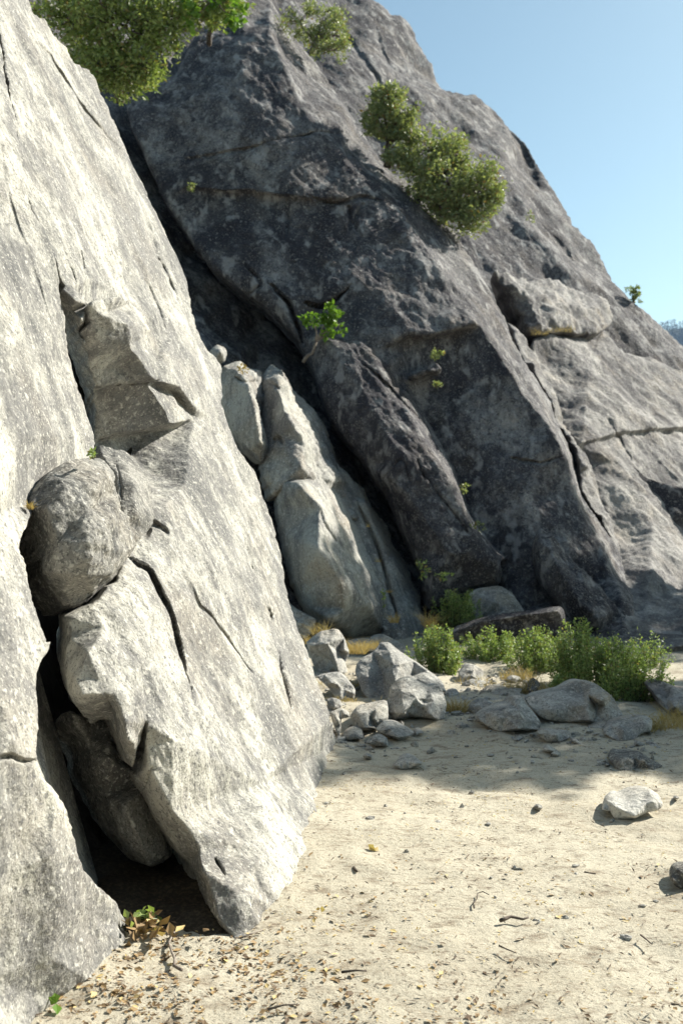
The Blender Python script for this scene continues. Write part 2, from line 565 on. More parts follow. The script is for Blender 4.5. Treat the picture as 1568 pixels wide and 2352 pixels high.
    V = V + nrm * np.clip(disp, -0.25, 0.25)[:, None] if len(amps) else V
    remap = np.full(nx * ny, -1); remap[vi] = np.arange(len(vi))
    I = np.arange(nx * ny).reshape(ny, nx)
    a = remap[I[:-1, :-1]].ravel(); b = remap[I[:-1, 1:]].ravel(); c = remap[I[1:, 1:]].ravel(); d = remap[I[1:, :-1]].ravel()
    cells = np.stack([a, d, c, b], 1)
    cnt = (cells >= 0).sum(1)
    rimv = rim.ravel()[vi]
    faces = []
    pa, pb = poly, np.roll(poly, -1, 0)
    for cell in cells[cnt >= 3].tolist():
        f = [k for k in cell if k >= 0]
        if all(rimv[k] for k in f):
            m_ = Q[f].mean(0)
            if not inside_pt(m_[0], m_[1], pa, pb): continue
        faces.append(f)
    # rim edges -> sides and back
    from collections import defaultdict
    ec = {}
    for f in faces:
        for i in range(len(f)):
            e = (f[i], f[(i + 1) % len(f)])
            if (e[1], e[0]) in ec: del ec[(e[1], e[0])]
            else: ec[e] = 1
    edges_b = list(ec)
    bvs = sorted({k for e in edges_b for k in e})
    cen = V[bvs].mean(0)
    if back is None:                         # sides run straight into the hill
        bdk = {k: (V[k] - np.array((0, 0, CAM_Z))) for k in bvs}
        bdk = {k: v / np.linalg.norm(v) for k, v in bdk.items()}
        bd = cen - np.array((0, 0, CAM_Z)); bd /= np.linalg.norm(bd)
    else:
        bd = np.array(back, float); bd /= np.linalg.norm(bd)
        bdk = {k: bd for k in bvs}
    n0 = len(V)
    rows = [dict((k, k) for k in bvs)]
    newV = []
    bi = {k: i for i, k in enumerate(bvs)}
    ea = np.array([bi[e[0]] for e in edges_b]); eb = np.array([bi[e[1]] for e in edges_b])
    ring = V[bvs].copy()
    def ring_smooth(R_, it):
        for _ in range(it):
            S_ = np.zeros_like(R_); c_ = np.zeros(len(R_))
            np.add.at(S_, ea, R_[eb]); np.add.at(S_, eb, R_[ea]); np.add.at(c_, ea, 1); np.add.at(c_, eb, 1)
            R_ = 0.4 * R_ + 0.6 * S_ / c_[:, None]
        return R_
    for s in range(1, steps + 1):
        f = s / steps
        row = {}
        ring = ring_smooth(ring, 4)
        for k in bvs:
            p = ring[bi[k]] + bdk[k] * thick * f
            p = p + (cen + bd * thick * f - p) * taper * f * f
            row[k] = n0 + len(newV)
            newV.append(p)
        rows.append(row)
    apex = n0 + len(newV)
    newV.append(cen + bd * thick * 1.05)
    newV = np.array(newV)
    if len(amps):
        dn = 0
        for k, (fr, am) in enumerate(amps):
            dn = dn + am * fbm(newV * fr + seed * 3.7 + k * 9.1, 3, 0.5)
        if back is None: dn = dn - 1.4 * sum(a_ for _, a_ in amps)
        newV = newV + plane.n * dn[:, None]
    V = np.concatenate([V, newV])
    for (i, j) in edges_b:
        for s in range(steps):
            faces.append([rows[s][j], rows[s][i], rows[s + 1][i], rows[s + 1][j]])
        faces.append([rows[steps][j], rows[steps][i], apex])
    return V, faces

def rock(name, label, cat, plane, outline, mat='slab', group=None, kind=None, sharp=62, **kw):
    V, F = rock_geometry(plane, outline, **kw)
    o = mesh_obj(name, V, F, mat, sharp=sharp)
    return tag(o, label, cat, group, kind)

# ------------------------------------------------------------------ the ground
def ground_z(x, y):
    P = np.stack([x, y, np.zeros_like(x)], -1).reshape(-1, 3)
    z = 0.05 * fbm(P * 0.45 + 3.1, 3) + 0.014 * fbm(P * 3.2 + 8.0, 3) + 0.007 * fbm(P * 6.5 + 2.0, 2) + 0.0045 * fbm(P * 14 + 1.7, 3)
    r = np.hypot(P[:, 0] - 1, P[:, 1] - 6)
    z = z * np.clip(1 - (r - 12) / 10, 0, 1)
    z = z - 0.006 * np.clip(r - 25, 0, None) * (P[:, 1] > 0)
    return z.reshape(x.shape)

def build_ground():
    a = np.arange(-3.0, 6.0, 0.035); b = np.arange(1.6, 9.0, 0.035)
    xs = np.concatenate([[-900, -300, -100, -40, -18, -9, -5], a, np.arange(6.0, 12, 0.25), [13, 16, 22, 35, 70, 200, 500, 1200]])
    ys = np.concatenate([[-600, -150, -40, -12, -4, 0, 0.9], b, np.arange(9.0, 16, 0.07), [17, 20, 26, 40, 80, 200, 500, 1500]])
    X, Y = np.meshgrid(xs, ys)
    Z = ground_z(X, Y)
    ny, nx = X.shape
    V = np.stack([X.ravel(), Y.ravel(), Z.ravel()], 1)
    I = np.arange(nx * ny).reshape(ny, nx)
    F = np.stack([I[:-1, :-1].ravel(), I[:-1, 1:].ravel(), I[1:, 1:].ravel(), I[1:, :-1].ravel()], 1)
    o = mesh_obj('ground', V, F, 'ground', base=np.zeros(3))
    tag(o, 'sandy pale ground of the clearing with needles and chips', kind='structure')
build_ground()
# ------------------------------------------------------------------ the cliff behind everything (what closes the clefts)
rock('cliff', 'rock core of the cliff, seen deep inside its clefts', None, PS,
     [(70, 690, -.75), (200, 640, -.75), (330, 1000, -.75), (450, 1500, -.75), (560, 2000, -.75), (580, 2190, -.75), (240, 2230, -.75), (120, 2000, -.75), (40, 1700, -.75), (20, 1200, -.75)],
     'cleft_shade', kind='structure', step=8, rnd=0, thick=1.5, amps=((1.2, .1), (4, .04)), seed=3)
rock('cliff', 'rock core of the cliff behind the gully and the dark wall', None, PC,
     [(-60, -130, -1.9), (600, -130, -1.9), (560, 100, -1.9), (440, 200, -1.9), (520, 600, -1.7), (760, 860, -1.2), (960, 1200, -.8), (1010, 1480, -.5), (600, 1480, -.5), (480, 1200, -.8), (300, 780, -1.3), (160, 480, -1.6), (0, 130, -1.9)],
     'dark', kind='structure', step=8, rnd=0, thick=3, amps=((.6, .2), (2, .08)), seed=4)
rock('cliff', 'rock core of the cliff under the dark wall', None, PB,
     [(420, 60, -2.3), (640, 60, -2.4), (900, 450, -2.5), (1100, 700, -2.6), (1250, 900, -2.6), (1480, 1100, -2.6), (1760, 1200, -2.5), (1760, 1500, -2.2), (950, 1500, -2.2), (800, 1100, -2.2), (600, 760, -2.2), (330, 330, -2.2)],
     'dark', kind='structure', step=10, rnd=0, thick=3, amps=((.6, .15), (2, .06)), seed=5)

def cleft_soil():
    x0, x1, y0, y1 = -1.5, -.36, 3.72, 6.2
    xs = np.linspace(x0, x1, 40); ys = np.linspace(y0, y1, 60)
    X, Y = np.meshgrid(xs, ys)
    u = (X - x0) / (x1 - x0); v = (Y - y0) / (y1 - y0)
    P = np.stack([X.ravel(), Y.ravel(), 0 * X.ravel()], 1)
    edge = np.minimum(np.clip(v * 16, 0, 1), np.clip(np.minimum(u, 1 - u) * 12, 0, 1))
    Z = ground_z(X, Y) + (edge * .05 - .03) + (.02 * fbm(P * 7, 3) + .008 * fbm(P * 30, 2)).reshape(X.shape)
    I = np.arange(X.size).reshape(X.shape)
    F = np.stack([I[:-1, :-1].ravel(), I[:-1, 1:].ravel(), I[1:, 1:].ravel(), I[1:, :-1].ravel()], 1)
    m, nt, b = new_mat('shade_dark_humus')  # floor debris, its colour darkened to paint the shade of the cleft
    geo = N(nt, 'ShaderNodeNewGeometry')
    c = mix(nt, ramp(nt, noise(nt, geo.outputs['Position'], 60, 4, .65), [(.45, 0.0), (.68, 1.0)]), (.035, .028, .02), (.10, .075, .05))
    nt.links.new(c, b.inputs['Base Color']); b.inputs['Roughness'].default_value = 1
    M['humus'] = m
    tag(mesh_obj('soil', np.stack([X.ravel(), Y.ravel(), Z.ravel()], 1), F, 'humus', base=np.zeros(3)), 'humus soil on the cleft floor, colour darkened to stand for its shade', kind='structure')
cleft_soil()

# ------------------------------------------------------------------ near slabs
rock('granite_slab', 'tall pale granite slab at the lower left edge of the dark cleft', 'rock slab', PS,
     [(-200, -140, .012), (-18, -140, .012), (0, 60, .012), (20, 180, .012), (45, 300, .012), (57, 420, .012), (75, 485, .012), (102, 525, .012), (120, 575, .01), (137, 640, .0), (137, 663, -.02),
      (150, 733, -.05), (155, 798, -.08), (172, 868, -.1), (185, 908, -.12), (200, 958, -.14), (215, 1003, -.15), (210, 1048, -.16), (160, 1090, -.18), (95, 1140, -.2),
      (62, 1196, -.12), (47, 1256, -.09), (65, 1296, -.09), (75, 1361, -.09), (90, 1416, -.09), (107, 1476, -.09), (116, 1474, -.09), (114, 1496, -.09), (100, 1521, -.09), (90, 1571, -.09),
      (92, 1626, -.09), (90, 1701, -.10), (92, 1764, -.11), (135, 1819, -.13), (160, 1879, -.16), (177, 1964, -.20), (215, 2021, -.25), (265, 2069, -.31), (280, 2089, -.33), (300, 2134, -.37),
      (295, 2166, 'g'), (270, 2189, 'g'), (215, 2244, 'g'), (130, 2288, 'g'), (75, 2344, 'g'), (20, 2470, 'g'), (-220, 2480, -.42)],
     'slab', inner=[(60, 1000, -.06), (40, 1400, -.07), (30, 1700, -.08), (-60, 1200, -.06), (-80, 1900, -.18), (130, 1960, -.15), (145, 2050, -.21), (120, 2200, -.32), (40, 2000, -.22), (-20, 2250, -.38), (220, 2110, -.31)],
     step=2.6, smooth=6, rnd=.02, thick=.55, amps=((1.3, .03), (5, .010), (18, .0045)), dip_stretch=.45, seed=21,
     cracks=[([(0, 315), (10, 380), (25, 450), (50, 520), (75, 588), (92, 643), (110, 708), (130, 758), (148, 808)], 3.2, .03),
             ([(-10, 1742), (30, 1735), (60, 1748), (92, 1745)], 4.5, .05), ([(5, 60), (30, 120), (60, 190)], 3, .01)])

S_foot = [(535, 2159, 'g'), (555, 2151, 'g'), (595, 2119, 'g'), (620, 2089, 'g'), (655, 2064, 'g'), (668, 2044, 'g'), (692, 2024, 'g'), (707, 1979, 'g'), (725, 1914, 'g'), (740, 1864, 'g'), (736, 1799, 'g'), (768, 1764, 'g'), (781, 1721, 'g'), (776, 1696, 'g')]
S_crest = [(760, 1651, .04), (750, 1611, .02), (735, 1566, 0), (720, 1526, 0), (702, 1476, 0), (685, 1436, 0), (672, 1391, 0), (660, 1346, 0), (650, 1291, 0), (635, 1216, 0), (620, 1176, 0), (603, 1136, 0), (597, 1113, 0),
           (582, 1078, 0), (560, 1048, 0), (540, 1013, 0), (522, 968, 0), (510, 918, 0), (515, 908, 0), (510, 868, 0), (510, 838, 0), (475, 798, 0), (452, 753, 0), (435, 688, 0), (425, 638, 0), (410, 598, 0), (400, 575, 0),
           (372, 515, 0), (345, 465, 0), (325, 415, 0), (305, 375, 0), (280, 320, 0), (255, 272, 0), (238, 235, 0), (225, 210, 0), (210, 175, 0), (172, 142, 0), (150, 105, 0), (125, 72, 0), (107, 42, 0), (82, 30, 0), (70, 0, 0), (20, -140, 0)]
S_left = [(-26, -140, -.01), (-8, 60, -.01), (12, 180, -.01), (37, 300, -.01), (49, 420, -.01), (67, 485, -.01), (95, 528, -.01), (116, 578, -.01), (136, 640, -.01), (152, 663, -.01), (166, 690, -.05), (180, 733, -.09), (193, 778, -.12), (212, 838, -.15), (224, 884, -.17),
          (221, 930, '5.78'), (225, 988, '5.86'), (228, 1022, '5.88'), (245, 1062, -.36), (262, 1120, -.22), (300, 1200, -.12), (312, 1255, -.10), (280, 1300, -.07), (268, 1335, -.08), (245, 1347, -.09), (230, 1368, -.10), (210, 1388, -.11),
          (152, 1416, -.19), (155, 1456, -.21), (150, 1526, -.24), (155, 1591, -.24), (170, 1626, -.27), (203, 1664, -.28), (220, 1656, -.27), (245, 1658, -.26), (255, 1686, -.25), (270, 1716, -.24), (282, 1746, -.23), (296, 1766, -.20),
          (303, 1735, -.15), (311, 1700, -.11), (327, 1662, -.06), (322, 1715, -.2), (307, 1764, -.27), (303, 1789, -.28), (320, 1824, -.28), (350, 1884, -.27), (380, 1929, -.25), (400, 1964, -.24), (430, 1989, -.22), (450, 2024, -.19), (465, 2079, -.15), (505, 2139, -.08)]
S_creases = [
    [(534, 2155, 0), (500, 2109, -.03), (482, 2044, -.045), (465, 2004, -.06), (457, 1949, -.07), (435, 1909, -.08), (420, 1889, -.09), (395, 1864, -.10), (360, 1804, -.11), (336, 1764, -.12), (332, 1715, -.10)],
    [(190, 1596, -.12), (220, 1593, -.09), (258, 1596, -.06), (275, 1626, -.05), (285, 1656, -.05), (295, 1701, -.06)],
    # the overhanging upper block: its lip and the step below it
    [(350, 871, .03), (380, 876, .05), (410, 890, .04), (430, 913, .03), (450, 938, .015), (478, 958, 0)],
    [(228, 892, '5.76'), (255, 891, '5.80'), (300, 886, '5.87'), (345, 882, '5.92'), (374, 889, -.05), (402, 906, -.055), (424, 934, -.05), (446, 960, -.03), (482, 966, 0)],
    [(345, 882, '5.92'), (362, 898, '5.97'), (382, 930, '6.05'), (403, 973, '6.16')],
    [(230, 1004, '5.88'), (262, 1000, '5.93'), (330, 989, '6.05'), (403, 973, '6.16')],
    [(232, 1011, '5.98'), (262, 1007, '6.06'), (330, 996, '6.3'), (405, 981, -.13)],
    [(210, 640, 0), (238, 655, -.02), (262, 676, -.03)],
]
rock('granite_slab', 'largest pale sunlit granite slab leaning over the sandy clearing', 'rock slab', PS, S_foot + S_crest + S_left, 'slab',
     inner=[(300, 300, 0), (200, 500, 0), (400, 760, .01), (300, 1040, -.34), (390, 1040, -.13), (350, 1078, -.22), (440, 1000, -.03), (430, 1110, -.02), (380, 1160, -.03), (500, 1300, .01), (400, 1280, -.02), (355, 1245, -.06), (340, 1330, -.03), (300, 1380, -.035),
            (240, 1440, -.07), (205, 1500, -.08), (230, 1560, -.07), (330, 1500, -.02), (400, 1700, 0), (600, 1800, .03), (600, 1950, .08), (560, 2060, .07), (180, 1480, -.16), (175, 1560, -.15), (280, 1320, -.07), (700, 1850, .06), (285, 790, -.07), (250, 850, -.12), (320, 850, -.05), (240, 720, -.08), (310, 860, -.06)],
     creases=S_creases, step=2.1, smooth=4, rnd=.03, thick=.5, back=(-.40, .90, -.12), amps=((1.1, .035), (4, .016), (15, .008)), dip_stretch=.45, seed=22, taper=.05,
     cracks=[([(300, 1271), (325, 1289), (350, 1304), (362, 1329), (375, 1356), (385, 1374), (400, 1411), (415, 1471), (425, 1516), (428, 1556), (435, 1611)], 4.5, .11),
             ([(333, 1230), (356, 1202), (372, 1212), (388, 1226)], 7, .10), ([(440, 1336), (465, 1391), (490, 1421), (525, 1471), (560, 1521), (585, 1551)], 3.6, 0.057),
             ([(632, 1496), (640, 1551), (655, 1596), (665, 1631)], 4.6, 0.114), ([(577, 1296), (592, 1321)], 4.6, 0.095), ([(610, 1394), (622, 1428)], 4.6, 0.095), ([(492, 1970), (514, 2014)], 3.4, 0.05),
             ([(330, 640), (350, 690), (378, 760)], 4.6, 0.095), ([(362, 592), (390, 650), (407, 690)], 5.1, 0.133), ([(182, 570), (192, 620)], 2.6, 0.05), ([(78, 92), (115, 125), (170, 212), (220, 287), (275, 352)], 4.6, 0.114),
             ([(330, 500), (352, 560), (365, 600)], 4.1, 0.076), ([(285, 400), (300, 450)], 3.6, 0.057), ([(150, 130), (180, 190), (230, 260)], 3.6, 0.057), ([(158, 612), (174, 652)], 2.6, 0.05), ([(310, 1840), (335, 1800), (345, 1760)], 3.6, 0.038),
             ([(240, 1590), (258, 1640), (268, 1700)], 3.6, 0.038), ([(270, 1100), (268, 1160), (290, 1230)], 3.6, 0.076), ([(560, 1230), (590, 1300), (600, 1350)], 3.6, 0.038), ([(190, 690), (204, 715), (200, 745), (214, 790)], 3.5, 0.07)])

rock('granite_block', 'rounded pale block standing proud of the big slab above a horizontal crack', 'rock', PS,
     [(203, 702, '5.20'), (214, 690, '5.22'), (236, 685, '5.30'), (268, 682, '5.44'), (300, 696, -.005), (330, 720, -.015), (352, 760, -.015), (368, 810, -.015), (378, 850, -.012), (383, 872, -.01), (352, 872, '5.76'), (300, 879, '5.70'), (255, 884, '5.62'), (222, 888, '5.55'),
      (208, 846, '5.46'), (192, 790, '5.34'), (186, 760, '5.28'), (205, 740, '5.26')],
     'slab', inner=[(238, 722, '5.27'), (262, 760, '5.38'), (300, 790, '5.52'), (328, 830, '5.64'), (235, 790, '5.36'), (285, 846, '5.66'), (300, 745, '5.46')],
     step=2.1, smooth=3, rnd=.02, thick=.3, back=(-.5, .85, -.1), amps=((3, .02), (9, .012), (24, .005)), seed=36)
rock('granite_flake', 'slender upright flake at the left of the rounded pale block', 'rock', PS,
     [(147, 664, -.01), (158, 652, .01), (172, 662, .02), (186, 684, .02), (203, 702, .0), (206, 722, -.04), (196, 745, -.06), (206, 775, -.09), (212, 800, -.12), (204, 836, -.16), (192, 800, -.13), (180, 760, -.1), (166, 712, -.06)],
     'slab', inner=[(176, 690, .04), (190, 735, .0), (196, 785, -.06)], step=2, smooth=2, rnd=.015, thick=.2, back=(-.5, .85, -.1), amps=((4, .012), (12, .006)), seed=37)
rock('wedged_boulder', 'rounded grey boulder wedged at the top of the dark cleft', 'boulder', PS,
     [(60, 1150, -.16), (75, 1123, -.14), (107, 1088, -.10), (155, 1060, -.06), (200, 1053, -.05), (250, 1060, -.05), (262, 1083, -.04), (268, 1130, -.03), (285, 1165, -.03), (303, 1186, -.03), (310, 1226, -.04), (305, 1261, -.05), (280, 1291, -.08), (255, 1331, -.11),
      (215, 1376, -.17), (165, 1401, -.24), (135, 1396, -.26), (100, 1351, -.28), (88, 1326, -.28), (75, 1246, -.24), (66, 1191, -.2)], 'grey',
     inner=[(150, 1120, .0), (220, 1110, .05), (190, 1180, .03), (250, 1200, .08), (200, 1250, .05), (130, 1250, -.07), (110, 1180, -.06), (260, 1270, .04)],
     creases=[[(92, 1318, -.2), (120, 1314, -.12), (160, 1318, -.05), (200, 1322, -.01), (245, 1318, -.02)]],
     step=2.4, smooth=2, rnd=.035, thick=.4, amps=((2.2, .035), (7, .022), (22, .008)), seed=31)
rock('granite_block', 'small pale block against the round grey boulder wedged in the cleft', 'rock', PS,
     [(226, 1024, -.26), (240, 1022, -.22), (262, 1032, -.2), (285, 1035, -.18), (302, 1048, -.15), (322, 1072, -.12), (336, 1083, -.1), (346, 1100, -.08), (346, 1138, -.06), (358, 1186, -.05), (340, 1216, -.05), (322, 1240, -.06), (300, 1262, -.07), (285, 1200, -.08), (262, 1140, -.12), (258, 1085, -.14), (240, 1050, -.2)],
     'grey', inner=[(300, 1110, -.05), (315, 1180, -.03), (290, 1075, -.09)], step=2.4, smooth=3, rnd=.03, thick=.25, amps=((3, .02), (9, .008)), seed=32, cracks=[([(268, 1065), (272, 1110), (280, 1150)], 3, .04)])
rock('hanging_flake', 'dim hanging flake of rock deep inside the dark cleft', 'rock', PS,
     [(165, 1630, -0.40), (172, 1676, -0.42), (198, 1726, -0.44), (205, 1764, -0.44), (240, 1829, -0.44), (260, 1874, -0.43), (280, 1924, -0.42), (310, 1964, -0.40), (345, 1989, -0.36), (375, 1981, -0.33), (395, 1966, -0.31), (402, 1940, -0.30), (365, 1870, -0.30), (335, 1790, -0.30), (312, 1730, -0.30), (285, 1700, -0.34), (250, 1645, -0.36), (200, 1640, -0.38)],
     'grey', inner=[(250, 1740, -0.32), (290, 1850, -0.31), (330, 1930, -0.30)], step=3, smooth=4, rnd=.04, thick=.3, back=(-.6, .7, -0.16), amps=((3, .03), (9, .01)), seed=33)
rock('cleft_wall', 'back wall coloured dark for shade inside the cleft beside the lower pale slab', 'rock', PS,
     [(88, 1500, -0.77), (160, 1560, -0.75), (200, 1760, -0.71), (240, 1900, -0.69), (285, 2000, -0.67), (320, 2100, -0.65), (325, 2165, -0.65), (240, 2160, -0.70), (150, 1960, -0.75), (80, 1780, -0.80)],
     'cleft_shade', step=4, smooth=4, rnd=.04, thick=.5, amps=((2, .05), (7, .02)), seed=34)
rock('gully_stone', 'small round stone lodged in the gully behind the pale slab edge', 'stone', PC,
     [(487, 800, .0), (500, 790, .0), (515, 795, .0), (524, 812, .0), (518, 828, .0), (500, 832, .0), (488, 818, .0)], 'rib', inner=[(506, 808, .18)], step=2, smooth=2, rnd=.06, thick=.3, amps=((4, .03),), seed=35)

# ------------------------------------------------------------------ ribs behind the near slabs
rock('granite_rib', 'slender pale finger of rock at the top of the lit rib', 'rock', PC,
     [(510, 845, -.2), (525, 833, -.2), (555, 825, -.2), (575, 843, -.15), (598, 850, -.2), (606, 900, -.2), (600, 940, -.2), (611, 990, -.15), (618, 1030, -.1), (602, 1062, -.2), (562, 1040, -.3), (530, 990, -.35), (512, 930, -.35), (500, 885, -.3)],
     'rib', inner=[(565, 880, .22), (585, 950, .24), (600, 1010, .16), (545, 850, .1)], step=2.5, smooth=3, rnd=.08, thick=.8, amps=((1.8, .06), (6, .025), (16, .01)), seed=41,
     cracks=[([(540, 865), (560, 880), (590, 875), (600, 885)], 4, .15)])
rock('granite_rib', 'upper step of the pale rib with a rounded dark-stained top', 'rock', PC,
     [(606, 862, -.25), (620, 838, -.25), (645, 848, -.2), (660, 873, -.2), (685, 908, -.25), (715, 933, -.3), (740, 963, -.35), (755, 1003, -.4), (770, 1038, -.4), (784, 1068, -.4), (809, 1108, -.4), (834, 1138, -.4), (859, 1176, -.4), (820, 1190, -.1), (750, 1130, .0), (620, 1140, -.2), (600, 1080, -.25), (606, 1000, -.2), (602, 930, -.2)],
     'rib', inner=[(640, 880, .25), (662, 960, .36), (700, 1020, .3), (690, 1075, .34), (760, 1100, .1), (640, 1010, .1)], step=2.6, smooth=4, rnd=.08, thick=1.2, amps=((1.5, .07), (5, .03), (14, .012)), seed=42,
     cracks=[([(612, 880), (640, 890), (655, 905)], 4, .12), ([(625, 1015), (640, 1005), (650, 1025)], 5, .15), ([(725, 1065), (745, 1088)], 5, .15)])
rock('granite_rib', 'bulging rounded foot of the pale rib streaked by tree shade', 'rock', PC,
     [(638, 1120, -.1), (642, 1096, -.05), (675, 1084, .0), (702, 1089, .05), (745, 1093, .0), (778, 1132, -.1), (800, 1165, -.15), (822, 1205, -.15), (840, 1245, -.15), (862, 1301, -.15), (886, 1386, -.1), (898, 1455, 'g'), (820, 1462, 'g'), (735, 1458, 'g'), (708, 1396, -.2), (682, 1341, -.25), (665, 1276, -.25), (652, 1226, -.25), (638, 1165, -.2)],
     'rib', inner=[(690, 1120, .42), (735, 1170, .5), (730, 1260, .55), (780, 1330, .55), (790, 1400, .3), (840, 1390, .2), (760, 1420, .25), (800, 1260, .2)], step=2.6, smooth=8, rnd=.1, thick=1.0, amps=((1.3, .06), (5, .02), (14, .01)), dip_stretch=.5, seed=43,
     cracks=[([(735, 1170), (738, 1200), (755, 1225), (770, 1250)], 4, .1)])
rock('granite_rib', 'narrow pale strip of rock beside the crack with dry grass', 'rock', PC,
     [(770, 1060, -.25), (800, 1098, -.35), (834, 1140, -.35), (859, 1176, -.35), (884, 1206, -.35), (904, 1251, -.35), (934, 1301, -.35), (950, 1341, -.3), (965, 1386, -.2), (980, 1452, 'g'), (930, 1466, 'g'), (880, 1468, 'g'), (868, 1386, -.25), (842, 1301, -.3), (815, 1220, -.3), (790, 1150, -.3)],
     'rib', inner=[(900, 1300, -.12), (930, 1390, -.08)], creases=[[(838, 1160, -.18), (866, 1215, -.16), (890, 1290, -.14), (915, 1380, -.1), (930, 1440, -.05)]],
     step=2.6, smooth=3, rnd=.07, thick=.9, amps=((1.5, .05), (6, .02), (15, .01)), dip_stretch=.4, seed=44, cracks=[([(815, 1150), (850, 1220), (880, 1310), (905, 1400), (918, 1450)], 4.5, .18)])

# ------------------------------------------------------------------ dark wall
rock('dome', 'distant dome of weathered granite forming the skyline', 'rock wall', PD,
     [(760, -140, 0), (841, 0, 0), (884, 30, 0), (894, 45, 0), (911, 42, 0), (936, 65, 0), (954, 100, 0), (976, 130, 0), (999, 162, 0), (1024, 190, 0), (1064, 212, 0), (1084, 218, 0), (1124, 250, 0), (1154, 280, 0), (1184, 315, 0), (1209, 350, 0), (1236, 395, 0), (1259, 435, 0),
      (1279, 475, 0), (1304, 515, 0), (1324, 540, 0), (1354, 565, 0), (1376, 588, 0), (1399, 618, 0), (1429, 653, 0), (1454, 683, 0), (1484, 718, 0), (1504, 742, 0), (1534, 766, 0), (1568, 792, 0), (1640, 845, 0), (1760, 920, 0), (1850, 1100, 0), (1500, 1050, 0), (1250, 950, 0), (1050, 700, 0), (850, 450, 0), (700, 250, 0), (560, 60, 0), (540, -140, 0)],
     'dark', inner=[(960, 350, .3), (1100, 400, .35), (1200, 520, .3), (1300, 620, .3), (850, 150, .3), (1400, 720, .2), (1180, 380, -.2), (1130, 300, .1), (1150, 520, .1), (1020, 240, .3)],
     creases=[[(1110, 290, .25), (1150, 330, .3), (1180, 420, .3), (1210, 470, .3)], [(1150, 280, -.1), (1200, 360, -.3), (1230, 440, -.2)]],
     step=3.2, smooth=5, rnd=.35, thick=4, amps=((.45, .22), (1.3, .05), (4, .025), (11, .014)), dip_stretch=.5, seed=51,
     cracks=[([(780, 40), (830, 130), (880, 200), (900, 230)], 5, .3), ([(1240, 510), (1300, 560), (1330, 600)], 4, .2), ([(1100, 240), (1140, 300), (1160, 350)], 5, .2), ([(860, 60), (900, 150), (960, 180)], 4, .2)])

B_left = [(450, 90, -.3), (400, 170, -.25), (300, 225, -.25), (292, 250, -.2), (302, 295, -.15), (322, 335, -.12), (352, 398, -.12), (378, 460, -.12), (412, 508, -.12), (445, 565, -.12), (490, 625, -.1), (545, 665, -.1), (605, 702, -.1), (650, 742, -.1), (690, 782, -.1), (712, 830, -.1)]
B_low = [(760, 880, -.2), (900, 930, -.4), (960, 980, -.55), (1010, 1080, -.55), (1070, 1200, -.55), (1150, 1330, -.5), (1170, 1420, -.45), (1200, 1468, 'g'), (1330, 1474, 'g'), (1450, 1478, 'g')]
B_right = [(1445, 1330, -1.05), (1412, 1250, -1.22), (1368, 1180, -1.31), (1336, 1128, -1.31), (1327, 1083, -1.31), (1315, 1043, -1.31), (1300, 1008, -1.31), (1280, 968, -1.31), (1255, 913, -1.31), (1230, 873, -1.31), (1200, 828, -1.22), (1180, 788, -1.14), (1160, 733, -1.05), (1144, 703, -1.05), (1124, 663, -1.05), (1104, 628, -1.05), (1079, 588, -1.05),
           (1059, 560, -1.05), (1039, 530, -1.05), (1019, 510, -1.05), (989, 485, -1.05), (964, 450, -1.05), (939, 425, -1.05), (904, 400, -1.05), (879, 370, -1.05), (849, 330, -1.05), (824, 295, -1.22), (809, 265, -1.40), (784, 222, -1.57), (750, 180, -1.57), (725, 150, -1.57), (700, 120, -1.57), (670, 80, -1.57), (645, 45, -1.40), (622, 5, -1.22), (590, -60, -1.05), (540, -40, -0.88), (490, 40, -0.70)]
rock('buttress', 'huge dark lichen-covered buttress rising beyond the gully', 'rock wall', PB, B_left + B_low + B_right, 'dark',
     inner=[(480, 250, .0), (560, 200, .05), (600, 450, .0), (700, 550, .05), (850, 650, .1), (900, 550, .0), (750, 400, .0), (985, 900, -.5), (1060, 1000, -.45), (1200, 1150, -.3), (1250, 1300, -.3), (1350, 1350, -.45), (560, 600, .05), (640, 680, .05), (780, 280, -.3)],
     creases=[[(560, 70, -.1), (620, 72, -.05), (650, 150, .0), (690, 240, .02), (728, 302, .05), (790, 370, .0), (860, 440, .0), (930, 500, .0), (985, 580, .0), (1040, 680, .0), (1092, 742, .05)],
              [(1104, 752, -.08), (1144, 815, -.12), (1184, 875, -.15), (1224, 930, -.18), (1259, 980, -.22), (1282, 1023, -.26), (1298, 1060, -.35), (1312, 1110, -.42), (1340, 1180, -.42), (1380, 1250, -.42), (1405, 1330, -.4)],
              [(935, 768, .12), (980, 770, .14), (1030, 758, .14), (1092, 744, .06)], [(938, 778, -.15), (982, 781, -.18), (1032, 768, -.16), (1096, 752, -.08)],
              [(430, 420, .06), (520, 432, .1), (580, 428, .16), (640, 440, .2), (720, 452, .2), (790, 455, .12)], [(430, 430, -.02), (520, 443, -.04), (580, 440, -.02), (640, 452, .02), (720, 464, .05), (790, 466, .05)]],
     step=3.0, smooth=2, rnd=.16, thick=2.2, amps=((.6, .12), (1.8, .035), (5, .022), (13, .014)), dip_stretch=.5, seed=52,
     cracks=[([(420, 358), (485, 352), (545, 342), (620, 332), (720, 308), (784, 305), (812, 306)], 3.2, .12), ([(700, 690), (730, 700), (770, 690), (800, 665), (806, 655)], 3.5, .2),
             ([(560, 690), (600, 650), (560, 600)], 4, .1), ([(620, 650), (660, 690), (700, 790)], 4, .25), ([(800, 470), (806, 510), (800, 530)], 5, .15), ([(838, 465), (815, 500), (822, 540)], 5, .12), ([(660, 455), (662, 500), (655, 540)], 4, .1),
             ([(1170, 1050), (1240, 1062), (1290, 1050)], 3, .12), ([(700, 445), (760, 470), (830, 450), (880, 458)], 4, .12), ([(455, 110), (520, 75), (590, 70)], 5, .15)])
